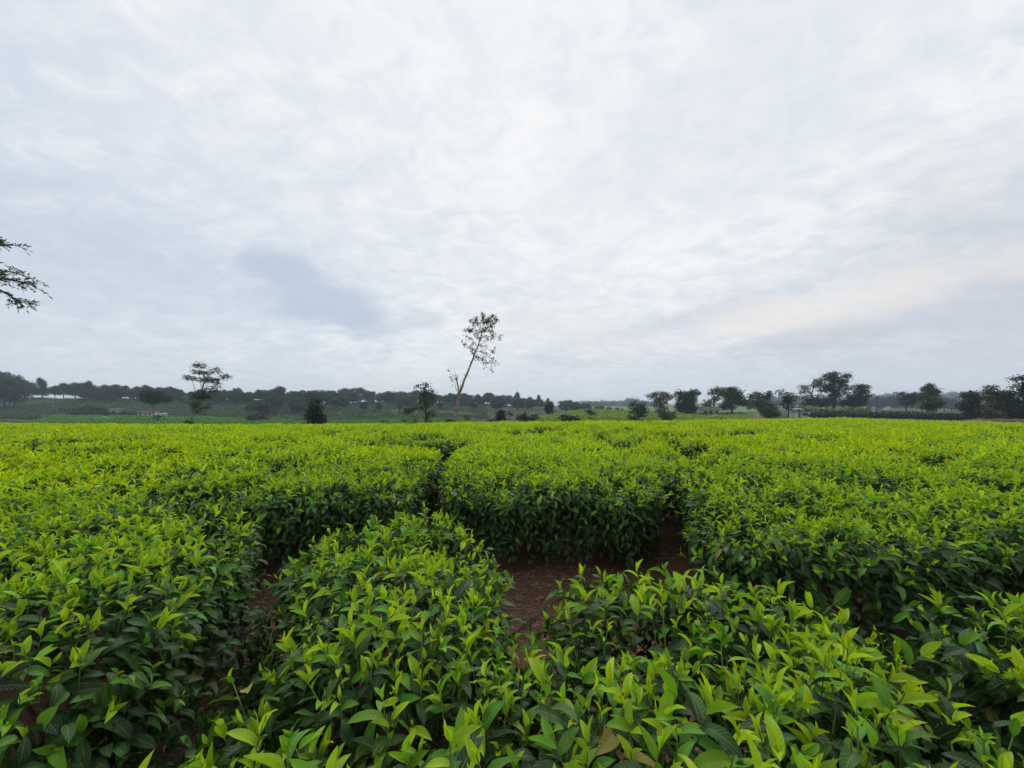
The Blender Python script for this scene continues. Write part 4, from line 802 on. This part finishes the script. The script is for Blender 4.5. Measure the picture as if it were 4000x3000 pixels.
# the tall leaning tree
def leaning_tree():
    d = 45.0; b = at(1779, d); r = np.random.default_rng(77)
    def q(x, y, dy=0.0): p = up(1600 + x / 3.318, 1200 + y / 3.318, d) - b; p[1] += dy; return p
    o = link('leaning_tree', None, loc=b); tag(o, 'tall pale trunked tree leaning right with sparse crown high up', 'tree')
    mt = MB(); k = px(1 / 3.318, d)
    def lim(pts, w0, w1, sides=8): 
        pts = np.array(pts); n = len(pts); mt.tube(pts, np.linspace(w0, w1, n) * k, sides)
    base = q(602, 1495); base[2] = -0.2
    lim([base, q(603, 1440), q(612, 1330), q(625, 1220), q(636, 1120), q(645, 1075)], 30, 18, 10)
    main = [q(642, 1120), q(662, 1075), q(684, 1020, .1), q(703, 950, .1), q(738, 872, .2), q(778, 770, .2), q(818, 665, .3), q(850, 575, .3), q(882, 500, .3), q(908, 420, .4), q(930, 320, .4), q(955, 220, .5), q(985, 150, .5)]
    lim(main, 19, 2.6, 8)
    lim([q(637, 1120), q(635, 1070), q(622, 1000), q(608, 935)], 13, 9); lim([q(610, 945), q(602, 910), q(597, 870)], 9, 7, 6); lim([q(606, 945), q(586, 925), q(575, 908)], 7, 4, 6); lim([q(615, 940), q(626, 905), q(629, 875)], 6, 4, 6)
    lim([q(655, 1075), q(657, 1040), q(659, 1000)], 6, 4, 6); lim([q(725, 905), q(718, 885), q(714, 868)], 6, 4.5, 6); lim([q(745, 870), q(738, 855), q(735, 842)], 5, 4, 6); lim([q(797, 725), q(788, 710), q(783, 695)], 6, 4.5, 6)
    lim([q(618, 1090), q(595, 1040), q(590, 990), q(560, 950), q(540, 910)], 4, 1.5, 5); lim([q(580, 890), q(545, 850), q(515, 825)], 2, .8, 4); lim([q(605, 860), q(570, 800), q(525, 780)], 1.6, .6, 4)
    lim([q(750, 885), q(785, 925), q(830, 960)], 1.6, .5, 4); lim([q(650, 990), q(680, 930), q(700, 890)], 1.4, .5, 4)
    mains = np.array(main); ends = []
    def branch(p0, pts, w):
        P = [p0] + pts; lim(P, w, 1.0, 5)
        for a, c in zip(P[:-1], P[1:]):
            for t in (0.35, 0.8):
                s = a + (c - a) * t; L = 0.25 + 0.38 * r.random(); e = s + norm(r.normal(size=3) * np.array([1, 1, .8]) + 0.7 * norm(c - a)) * L; mid = (s + e) / 2 + 0.06 * r.normal(size=3)
                mt.tube([s, mid, e], [2.2 * k, 1.6 * k, .9 * k], 4, cap=False); ends.append((e, 1)); ends.append((mid, 0.5))
        ends.append((P[-1], 1))
    branch(main[7], [q(825, 540), q(800, 510), q(745, 495), q(700, 480)], 4)
    branch(main[7], [q(818, 600), q(815, 540), q(832, 450), q(800, 400), q(735, 385)], 4)
    branch(main[6], [q(880, 648), q(940, 668), q(985, 715), q(1000, 770), q(1075, 835)], 4)
    branch(main[6], [q(890, 645), q(960, 690), q(1040, 720), q(1110, 705)], 3)
    branch(main[7], [q(900, 578), q(960, 590), q(1020, 640), q(1060, 690)], 4)
    branch(main[8], [q(930, 500), q(990, 520), q(1040, 560), q(1085, 575)], 4)
    branch(main[8], [q(930, 470), q(1000, 440), q(1060, 430)], 3)
    branch(main[9], [q(960, 370), q(1040, 380), q(1110, 375), q(1175, 400)], 4)
    branch(main[9], [q(860, 380), q(830, 330), q(790, 290), q(765, 290)], 4)
    branch(main[9], [q(870, 340), q(830, 250), q(800, 180)], 4)
    branch(main[10], [q(980, 280), q(1040, 260), q(1090, 210), q(1130, 150)], 4)
    branch(main[10], [q(900, 260), q(870, 190), q(865, 140)], 3.5)
    branch(main[11], [q(1000, 190), q(1050, 150), q(1070, 130)], 3)
    branch(main[11], [q(945, 170), q(965, 130)], 3); branch(main[10], [q(1000, 320), q(1050, 300), q(1080, 330)], 3)
    link('trunk', mt.mesh('trunk', m_pale_bark, True), o)
    mc = MB()
    for e, w in ends:
        hi = (q(0, 330)[2] < e[2]); n = int((12 if hi else 6) * w * (0.6 + 0.8 * r.random()))
        p = e + r.normal(size=(n, 3)) * np.array([.15, .15, .13]); Nn = norm(r.normal(size=(n, 3))); a = norm(np.cross(Nn, r.normal(size=(n, 3)))); c = np.cross(Nn, a); s = 0.13 * (.6 + .7 * r.random((n, 1)))
        mc.quads(np.stack([p - a * s, p - c * s * .4, p + a * s, p + c * s * .4], 1), r.random(n))
    for cx, cy_, n, sg in ((1030, 165, 110, .38), (1060, 240, 60, .22), (960, 150, 40, .22), (790, 290, 60, .22), (870, 190, 30, .25), (1000, 210, 40, .35)):
        p = q(cx, cy_, .4) + r.normal(size=(n, 3)) * sg * np.array([1, 1, .6]); Nn = norm(r.normal(size=(n, 3))); a = norm(np.cross(Nn, r.normal(size=(n, 3)))); c = np.cross(Nn, a); s = 0.13 * (.6 + .7 * r.random((n, 1)))
        mc.quads(np.stack([p - a * s, p - c * s * .4, p + a * s, p + c * s * .4], 1), r.random(n))
    for cx, cy_, n in ((515, 825, 12), (535, 905, 14), (550, 940, 10), (555, 1035, 4)):
        p = q(cx, cy_) + r.normal(size=(n, 3)) * .12; Nn = norm(r.normal(size=(n, 3))); a = norm(np.cross(Nn, r.normal(size=(n, 3)))); c = np.cross(Nn, a); s = 0.12
        mc.quads(np.stack([p - a * s, p - c * s * .4, p + a * s, p + c * s * .4], 1), r.random(n))
    link('crown', mc.mesh('crown', m_olive, False, 'age'), o)
leaning_tree()

# feathery tree standing just outside the left edge, its boughs reach into view
def feather_tree():
    d = 8.5; r = np.random.default_rng(31); b = at(-560, d); o = link('feathery_tree', None, loc=b)
    tag(o, 'tree with feathery drooping leaves reaching in at the left edge', 'tree')
    def q(x, y, dy=0.0): p = up(x / 4.147, 880 + y / 4.147, d) - b; p[1] += dy; return p
    mt = MB(); mc = MB()
    mt.tube([(0, 0, -.1), (0.05, 0, 1.5), (0.2, 0.05, 3.0), (0.3, 0, 4.4), (0.25, .1, 6.0), (.4, .1, 7.2)], [.16, .14, .12, .10, .06, .02], 9)
    def frond(p, dirv, L):                                        # a bipinnate leaf: rachis with narrow leaflets on both sides
        dirv = norm(dirv); sd = norm(np.cross(dirv, np.array([0, 0, 1.0]) + 0.5 * r.normal(size=3))); n = 9
        pts = [p + dirv * L * t + np.array([0, 0, -0.22 * L * t * t]) for t in np.linspace(0, 1, 4)]; mt.tube(pts, [.003, .0025, .002, .001], 3, cap=False)
        for j in range(11):
            t = r.random() ** .7; c = p + dirv * L * t + np.array([0, 0, -0.22 * L * t * t]); e = c + norm(dirv * .9 + sd * 1.1 * r.normal() + np.array([0, 0, .25 * r.normal() - .15])) * (.05 + .06 * r.random())
            w = norm(np.cross(e - c, r.normal(size=3))) * (.007 + .008 * r.random()); mc.quads([[c, (c + e) / 2 - w, e, (c + e) / 2 + w]], r.random())
    def bough(pts, w, spread=0.5, nf=26):
        P = np.array(pts); mt.tube(P, np.linspace(w, .006, len(P)), 6); T = np.linspace(0, len(P) - 1, nf)
        for t in T[nf // 4:]:
            i = min(int(t), len(P) - 2); c = P[i] + (P[i + 1] - P[i]) * (t - i); dv = norm(P[i + 1] - P[i])
            for k in range(2):
                v = dv * .8 + np.array([0.3 * r.normal(), spread * r.normal(), 0.05 + 0.45 * r.normal()]); frond(c, v, 0.18 + 0.12 * r.random())
    top = np.array([0.3, 0, 4.4])
    bough([top * .75, q(-1300, 900, .2), q(-500, 850), q(50, 860), q(330, 910), q(520, 960)], .05)
    bough([top * .72, q(-1300, 1150, -.2), q(-500, 980), q(20, 1060), q(230, 1180), q(420, 1270)], .05)
    bough([top, q(-1300, 500, .4), q(-600, 300), q(-250, 230), q(-60, 260)], .05)
    bough([top, q(-1300, 760, -.4), q(-600, 560), q(-250, 620), q(60, 740), q(250, 760)], .045)
    bough([top, q(-2200, 100, -.6), q(-1600, -100), q(-900, 50)], .05); bough([top, np.array([-.6, .4, 5.6]), np.array([-1.8, .8, 6.2]), np.array([-2.8, 1, 6])], .05); bough([top, np.array([-.5, -.6, 5.2]), np.array([-1.4, -1.2, 5.6])], .05); bough([top, np.array([.4, 1.2, 5.6]), np.array([.5, 2.4, 6.2])], .05)
    bough([top * 1.3, np.array([.3, .3, 7.0]), np.array([-.2, .2, 8.2])], .05)
    link('trunk', mt.mesh('trunk', m_bark, True), o); link('crown', mc.mesh('crown', m_mid, False, 'age'), o)
feather_tree()

# trees along the hill crest and on the slope: a few kinds, copied one by one
def crest_kind(seed, tall=0.0):
    r = np.random.default_rng(seed); mt = MB(); mc = MB(); h = 1.0
    tk = np.array([[0, 0, -.03], [.02 * r.normal(), .02 * r.normal(), .25], [.03 * r.normal(), .03 * r.normal(), .5], [.04 * r.normal(), 0, .8]]); mt.tube(tk, [.026, .020, .016, .008], 6)
    lobes = []; n = r.integers(7, 10)
    for i in range(n):
        th = 2.4 * i + r.random(); zz = .34 + .52 * (i + .5) / n; rr = .23 * math.sqrt(max(.05, 1 - ((zz - .55) / .42) ** 2)) * (.75 + .5 * r.random()) * (1 - .4 * tall); c = np.array([rr * math.cos(th), rr * math.sin(th), zz]); rad = .13 + .06 * r.random()
        lobes.append((c, (rad, rad, rad * .85))); mt.tube([tk[1] * .5 + tk[2] * .5, c * np.array([.5, .5, .9]), c], [.010, .007, .003], 4, cap=False)
    lobes.append((np.array([0, 0, .9]), (.12, .12, .09)))
    crown_leaves(mc, lobes, .042, .30, r, 1.0, .4)
    return mt.mesh('trunk', m_bark, True), mc.mesh('crown', m_crest, False, 'age')
KINDS = [crest_kind(400 + i, 0.0 if i < 5 else 0.9) for i in range(7)]
def crest_tree(u, d, v_top, wid, label, group, i, k=None):
    b = at(u, d); h = (VH - v_top) / F * d + EYE - b[2]
    o = link('hill_tree', None, loc=b, rot=(0, 0, random.random() * 6.28)); o.scale = (h * wid, h * wid, h); tag(o, label, 'tree', group)
    tm, cm = KINDS[i % 5 if k is None else k]; link('trunk', tm, o); link('crown', cm, o)
CU = np.array([-60, 0, 60, 110, 160, 220, 250, 320, 370, 440, 500, 600, 700, 850, 950, 1060, 1110, 1170, 1250, 1300, 1350, 1430, 1490, 1560, 1600, 1700, 1770, 1850, 1890, 1975, 2060, 2140, 2330.])
CV = np.array([1450, 1455, 1468, 1500, 1505, 1500, 1490, 1492, 1508, 1503, 1508, 1508, 1518, 1524, 1520, 1526, 1532, 1524, 1526, 1514, 1521, 1516, 1538, 1538, 1530, 1540, 1544, 1548, 1536, 1536, 1558, 1568, 1580.])
def crest_d(u): return float(np.interp(u, [0, 900, 1100, 1500, 2300], [246, 246, 256, 338, 345]))
i = 0; u = -80.0
while u < 2320:
    d = crest_d(u) - 4 + 8 * random.random(); vt = float(np.interp(u, CU, CV)) + random.uniform(-5, 12)
    crest_tree(u, d, vt, random.uniform(.9, 1.3), 'dark tree in the row along the crest of the wooded hill', 'trees along the hill crest', i); i += 1
    u += random.uniform(24, 46) if not (120 < u < 160 or 400 < u < 425) else 45
for u, vt in ((160, 1476), (345, 1489), (1905, 1505 + 30), (2105, 1543), (2140, 1555), (2020, 1532)):
    crest_tree(u, crest_d(u) - 8, vt, .55, 'thin tall tree standing above its neighbours on the hill crest', 'thin tall crest trees', i, 5 + i % 2); i += 1
for u in (20, -20, 55): crest_tree(u, 190 + u * .2, 1468 + abs(u) * .2, 1.0, 'large dark tree at the left photo edge', 'large trees at the left edge', i); i += 1
r_ = np.random.default_rng(5)
for _ in range(120):                                                   # second storey, on the slope below the crest
    u = r_.uniform(330, 2150); dc = crest_d(u); d = dc * (r_.uniform(0.72, 0.97) if r_.random() < .5 else r_.uniform(.92, .99)) if u > 1000 else dc * r_.uniform(0.90, 0.99)
    b = at(u, d); vb = VH - (b[2] - EYE) / d * F; hh = r_.uniform(34, 66) * (0.75 if u < 1000 else 1) * 250 / d
    crest_tree(u, d, vb - hh, r_.uniform(1.2, 1.7), 'smaller dark tree scattered on the slope below the hill crest', 'trees on the slope below the crest', i); i += 1
for _ in range(40):                                                   # low trees filling in just under the crest
    u = r_.uniform(620, 2100); d = crest_d(u) * r_.uniform(.965, .995); b = at(u, d); vb = VH - (b[2] - EYE) / d * F
    crest_tree(u, d, vb - r_.uniform(26, 44) * 250 / d, r_.uniform(1.3, 1.8), 'low bushy tree filling in under the crest row', 'low trees under the crest row', i); i += 1
for u, d, vt in ((1025, 215, 1560), (970, 190, 1580), (1290, 230, 1540), (1350, 220, 1556), (1420, 210, 1570), (1480, 215, 1575), (1560, 220, 1575), (1720, 230, 1570), (1850, 235, 1572), (1930, 260, 1575), (360, 232, 1540), (450, 228, 1540), (710, 225, 1535), (845, 225, 1530)):
    crest_tree(u, d, vt, 1.0, 'darker tree low on the wooded hillside', 'lower hillside trees', i); i += 1
for u, d, vt in ((2350, 260, 1585), (2380, 255, 1590), (2345, 290, 1588), (2410, 250, 1592), (2330, 265, 1586), (2430, 250, 1595), (2295, 260, 1580), (2260, 255, 1582), (2240, 250, 1580), (2210, 250, 1578), (2280, 270, 1576)):
    crest_tree(u, d, vt, 1.25, 'small round tree in the gap of the valley centre', 'small valley trees', i); i += 1
for u, d, vt in ((2225, 330, 1563), (2200, 335, 1566), (2250, 340, 1568)):
    crest_tree(u, d, vt, 1.5, 'flat dark tree at the right end of the wooded hill', 'flat trees at the end of the hill', i); i += 1
for u, d, vt in ((3425, 320, 1550), (3450, 330, 1557), (3480, 310, 1548), (3500, 330, 1560), (3690, 300, 1552), (3715, 310, 1565), (3735, 300, 1560), (3755, 310, 1566), (3600, 320, 1545), (3440, 350, 1562), (3400, 330, 1565), (3465, 340, 1566), (3580, 330, 1570), (3140, 330, 1565), (3330, 330, 1568), (2930, 320, 1580), (3020, 320, 1575)):
    crest_tree(u, d, vt, 1.2, 'hazy grey tree in the right middle distance', 'hazy trees on the right', i); i += 1
# low tea and scrub covering the far slopes: one mass each
def clump_kind(seed, mat):
    r = np.random.default_rng(seed); mb = MB(); crown_leaves(mb, [((0, 0, .25), (.5, .5, .28)), ((.3 * r.normal(), .3 * r.normal(), .2), (.35, .35, .22))], .16, .06, r, .8); return mb.mesh('clump', mat, False, 'age')
def slope_cover(name, label, n, u0, u1, d0, d1, mat, seed, test, smin, smax):
    r = np.random.default_rng(seed); u = r.uniform(u0, u1, n); d = np.sqrt(r.uniform(d0 * d0, d1 * d1, n)); m = test(u, d); u, d = u[m], d[m]; x = (u - UC) / F * d
    m = fbm(x * .05, d * .05, seed) > .30; u, d, x = u[m], d[m], x[m]
    c = proto_collection('clumps_%d' % seed, [clump_kind(900 + seed * 10 + i, mat) for i in range(4)]); k = len(x)
    P = np.stack([x, d, ground_z(x, d)], 1); E = np.zeros((k, 3)); E[:, 2] = r.random(k) * 6.28
    o = scatter(name, P, E, r.uniform(smin, smax, k), r.integers(0, 4, k), c); tag(o, label, 'ground cover')
m_hilltea = foliage_material('foliage_hill_tea', (0.034, 0.062, 0.026), (0.072, 0.118, 0.046))
m_fieldtea = foliage_material('foliage_field_tea', (0.075, 0.18, 0.027), (0.14, 0.29, 0.05))
m_brighttea = foliage_material('foliage_bright_tea', (0.15, 0.25, 0.025), (0.26, 0.36, 0.045))
slope_cover('hillside_tea', 'dark low tea covering the wooded hill slopes', 15000, -300, 1900, 120, 345, m_hilltea, 1, lambda u, d: ((d > 170) | ((u > 1150) & (d > 128)) | (u < 150)) & (d < np.interp(u, [0, 1100, 1500, 1900], [250, 258, 345, 345])), .9, 1.9)
slope_cover('valley_tea', 'green low tea on the fields in the left valley', 9000, -300, 1850, 58, 160, m_fieldtea, 2, lambda u, d: ((u < 1150) & (u > 230 - (163 - d) * 1.2)) | ((u > 1150) & (d < 116 - np.abs(u - 1690) * 0.05)), .7, 1.3)
slope_cover('far_field_tea', 'yellow green tea on the sloping field right of centre', 7000, 2050, 2930, 60, 148, m_brighttea, 3, lambda u, d: u > 2010 + (d - 60) * 3.0, .7, 1.3)
# far wooded ridges: one mass each
def far_wood(name, label, u0, u1, d, vfun, n, seed, ls):
    r = np.random.default_rng(seed); mb = MB(); L = []
    for _ in range(n):
        u = r.uniform(u0, u1); dd = d * r.uniform(.72, 1.0); f = (dd / d - .72) / .28; b = at(u, dd); vt = vfun(u); ztop = EYE - (vt - VH) / F * d; z = b[2] + (ztop - b[2]) * f ** .7
        rad = 5.5 * (0.7 + .6 * r.random()); L.append(((b[0], b[1], max(z - rad * .6, b[2] + rad * .3)), (rad, rad, rad * .75)))
    crown_leaves(mb, L, ls, .16, r); o = link(name, mb.mesh(name, m_dark, False, 'age'), kind='stuff'); tag(o, label, 'woodland')
far_wood('far_wood', 'blue hazy wooded ridge behind the right side trees', 2980, 4700, 800, lambda u: float(np.interp(u, [2980, 3050, 3400, 3500, 3700, 3800, 4000, 4700], [1552, 1550, 1548, 1541, 1536, 1532, 1534, 1530])), 520, 1, 2.0)
far_wood('far_wood', 'pale distant line of trees in the middle of the horizon', 2270, 2560, 900, lambda u: float(np.interp(u, [2270, 2350, 2430, 2450, 2475, 2500, 2560], [1576, 1573, 1570, 1560, 1556, 1568, 1572])), 110, 2, 2.2)

# ------------------------------------------------------------------ banana plants, hedges
def banana_kind(seed):
    r = np.random.default_rng(seed); ms = MB(); ml = MB(); ms.tube([(0, 0, -.1), (.03, 0, 1.0), (.05, 0, 1.9)], [.13, .11, .08], 7)
    for j in range(8):
        th = j * 2.4 + r.random(); el = 1.15 - .12 * j + .1 * r.normal(); L = 1.7 + .6 * r.random(); p = np.array([.05, 0, 1.8]); w = .30; n = 6; V = []; f = []
        a = el
        for k in range(n + 1):
            t = k / n; sw = np.array([-math.sin(th), math.cos(th), 0]) * w * math.sin(math.pi * min(1, t * .9 + .08)) ** .6
            V += [p - sw + np.array([0, 0, .04]), p, p + sw + np.array([0, 0, .04])]; p = p + np.array([math.cos(th) * math.cos(a), math.sin(th) * math.cos(a), math.sin(a)]) * L / n; a -= .28
        for k in range(n):
            for s in (0, 1): f.append((k * 3 + s, k * 3 + s + 1, k * 3 + s + 4, k * 3 + s + 3))
        ml.add(V, f, r.random())
    return ms.mesh('stalk', m_shrub, True), ml.mesh('leaves', m_banana, True, 'age')
BK = [banana_kind(500 + i) for i in range(4)]
for i in range(46):
    u = random.uniform(3105, 3400) if i > 9 else random.uniform(3105, 3220); d = random.uniform(108, 120); b = at(u, d)
    if 3090 < u < 3175: d = 118; b = at(u, d)
    o = link('banana_plant', None, loc=b, rot=(0, 0, random.random() * 6)); o.scale = [random.uniform(.85, 1.25)] * 3; tag(o, 'banana plant in the grove below the tallest tree', 'banana plant', 'banana plants in the grove')
    sm, lm = BK[i % 4]; link('stalk', sm, o); link('leaves', lm, o)
def hedge(label, pts, h, w, ls, seed, mat=m_dark, dens=.3, name='hedge'):
    r = np.random.default_rng(seed); P = np.array([at(u, d) for u, d in pts]); L = np.concatenate([[0], np.cumsum(np.linalg.norm(np.diff(P, axis=0), axis=1))]); n = int(L[-1] / (w * .55)) + 2
    T = np.linspace(0, L[-1], n); Q = np.stack([np.interp(T, L, P[:, k]) for k in range(3)], 1); b = Q[n // 2].copy(); lobes = [((q - b) + np.array([0, 0, h * .5]), (w * .6, w * .6, h * .52 * r.uniform(.85, 1.12))) for q in Q]
    o = link(name, None, loc=b); tag(o, label, 'hedge'); mc = MB(); crown_leaves(mc, lobes, ls, dens, r, .8); link('foliage', mc.mesh('foliage', mat, False, 'age'), o)
    mt = MB(); [mt.tube([q - b - np.array([0, 0, .1]), q - b + np.array([0, 0, h * .4])], [.04, .02], 4) for q in Q]; link('stems', mt.mesh('stems', m_bark), o)
hedge('long dark clipped hedge across the right side behind the field', [(3185, 92), (3400, 92), (3560, 88), (3790, 84), (4100, 82)], 1.15, 2.0, .30, 601)
hedge('pale weedy hedge top behind the long dark hedge', [(3190, 100), (3420, 100), (3640, 96), (3800, 92)], 1.55, 2.2, .32, 602, m_mid)
hedge('dark hedge in front of the brown roofed house', [(2715, 112), (2800, 112), (2905, 110)], 1.1, 1.5, .28, 603)
hedge('low hedge left of the red roofed house', [(280, 168), (420, 168), (555, 167)], 1.4, 2.0, .35, 604, m_crest)

# ------------------------------------------------------------------ houses
def house(label, u, d, w, dep, hw, hr, rz, wall, roof, openings, z_off=0.0, mono=False, chimney=False, name='farm_house'):
    b = at(u, d); b[2] += z_off; o = link(name, None, loc=b, rot=(0, 0, rz)); tag(o, label, 'house')
    mb = MB(); V = []; x, y = w / 2, dep / 2
    hb = hw + (hr if mono else 0)
    V = [(-x, -y, -.3), (x, -y, -.3), (x, y, -.3), (-x, y, -.3), (-x, -y, hw), (x, -y, hw), (x, y, hb if mono else hw), (-x, y, hb if mono else hw)]
    f = [(0, 1, 5, 4), (1, 2, 6, 5), (2, 3, 7, 6), (3, 0, 4, 7), (4, 5, 6, 7)]
    if not mono:
        V += [(-x, 0, hw + hr - .05), (x, 0, hw + hr - .05)]; f = [(0, 1, 5, 4), (2, 3, 7, 6), (1, 2, 6, 9, 5), (3, 0, 4, 8, 7)]
    mb.add(V, f); link('wall', mb.mesh('wall', wall), o)
    mr = MB(); ov = .35; th = .08
    if mono:
        p = [(-x - ov, -y - ov, hw + .04 - ov * hr / dep), (x + ov, -y - ov, hw + .04 - ov * hr / dep), (x + ov, y + ov, hb + .04 + ov * hr / dep), (-x - ov, y + ov, hb + .04 + ov * hr / dep)]
        mr.add(p + [(a, c, e + th) for a, c, e in p], [(0, 1, 5, 4), (1, 2, 6, 5), (2, 3, 7, 6), (3, 0, 4, 7), (4, 5, 6, 7), (3, 2, 1, 0)])
    else:
        sl = hr / y
        for s in (-1, 1):
            p = [(-x - ov, s * (y + ov), hw - ov * sl + .03), (x + ov, s * (y + ov), hw - ov * sl + .03), (x + ov, 0, hw + hr + .03), (-x - ov, 0, hw + hr + .03)]
            mr.add(p + [(a, c, e + th) for a, c, e in p], [(0, 1, 5, 4), (1, 2, 6, 5), (2, 3, 7, 6), (3, 0, 4, 7), (4, 5, 6, 7), (3, 2, 1, 0)])
    link('roof', mr.mesh('roof', roof), o)
    for kind, cx, cz, ww, hh, mat in openings:
        m = MB(); m.box((cx, -y - .02, cz), (ww, .10, hh)); q = link(kind, m.mesh(kind, mat), o)
        fm = MB()
        for bx, bz, bw, bh in ((cx - ww / 2 - .04, cz, .08, hh + .16), (cx + ww / 2 + .04, cz, .08, hh + .16), (cx, cz + hh / 2 + .04, ww, .08), (cx, cz - hh / 2 - .04, ww, .08)): fm.box((bx, -y - .05, bz), (bw, .14, bh))
        link('frame', fm.mesh('frame', m_wallgrey), q)
    return o
house('small white house with dark red roof at the foot of the left hill', 583, 168, 6.6, 4.0, 1.35, .95, 0.05, m_wall, m_redroof, [('door', -2.0, .6, .8, 1.2, m_dark_open), ('window', .2, .75, .7, .55, m_dark_open), ('window', 2.0, .75, .7, .55, m_dark_open)], .15)
house('white gable house with brown thatch among shrubs on the left hill', 450, 170, 3.4, 3.0, 1.6, 1.0, 0.9, m_wall, m_thatch, [('door', -.6, .7, .7, 1.3, m_dark_open)], .6)
house('tiny white hut right of the red roofed house', 643, 168, 1.6, 1.4, 1.1, .4, .2, m_wall, m_greyroof, [('door', 0, .5, .5, .9, m_dark_open)], .0, name='hut')
house('long white flat building with blue door on the right', 3132, 98, 4.2, 3.2, 1.55, -.25, -.05, m_wall, m_greyroof, [('door', -1.75, .75, .45, 1.3, m_blue), ('window', -.35, .85, 1.0, .6, m_dark_open), ('window', 1.45, .8, .8, .55, m_dark_open)], -0.1, mono=True, name='flat_building')
house('low grey roofed shed behind the white flat building', 3106, 104, 2.4, 2.5, 1.85, .3, 0.0, m_wallgrey, m_greyroof, [('window', 0, 1.5, .7, .6, m_dark_open)], .1, mono=True, name='shed')
house('pale house with brown roof half hidden by the tree clump', 2765, 124, 5.6, 4.0, 1.6, 1.0, 0.0, m_wall, m_thatch, [('window', -1.8, 1.0, .9, .8, m_dark_open), ('door', 0, .9, .9, 1.7, m_dark_open), ('window', 1.8, 1.0, .9, .8, m_dark_open)], .5)
house('faint long roofed house behind hedges in the right distance', 3490, 150, 11.0, 4.0, 1.1, .5, 0.0, m_wallgrey, m_thatch, [('window', -3, .6, 1, .5, m_dark_open), ('window', 2, .6, 1, .5, m_dark_open)], .5)
mb = MB(); mb.box((0, 0, 1.2), (.45, .45, 2.6)); mb.box((0, 0, 2.56), (.6, .6, .14)); b = at(3412, 112); b[2] += .5
tag(link('gate_pillar', mb.mesh('gate_pillar', m_wall), loc=b), 'white upright pillar right of the banana grove', 'pillar')
mb = MB(); mb.box((0, 0, .45), (1.3, .8, .5)); mb.box((.15, 0, .85), (.7, .7, .3)); b = at(3466, 96); b[2] += 1.9  # unidentified small white object, shaped as two stacked boxes
tag(link('white_object', mb.mesh('white_object', m_wall), loc=b), 'small white object showing above the long dark hedge', 'white object')
# single tall shoots standing over the table near the right brow
# ------------------------------------------------------------------ haze
def haze():
    mb = MB(); mb.box((0, 0, 0), (2, 2, 2)); m, t, out = new_mat('haze')
    pv = N(t, 'ShaderNodeVolumePrincipled'); pv.inputs['Color'].default_value = (0.70, 0.85, 1.0, 1); pv.inputs['Density'].default_value = 0.00042; pv.inputs['Anisotropy'].default_value = 0.0
    t.links.new(pv.outputs[0], out.inputs['Volume'])
    o = link('haze', mb.mesh('haze', m), kind='stuff', loc=(0, 0, 13)); o.scale = (5000, 5000, 32); tag(o, 'thin pale blue haze over the whole valley', 'haze')
haze()
print('objects', len(bpy.data.objects))
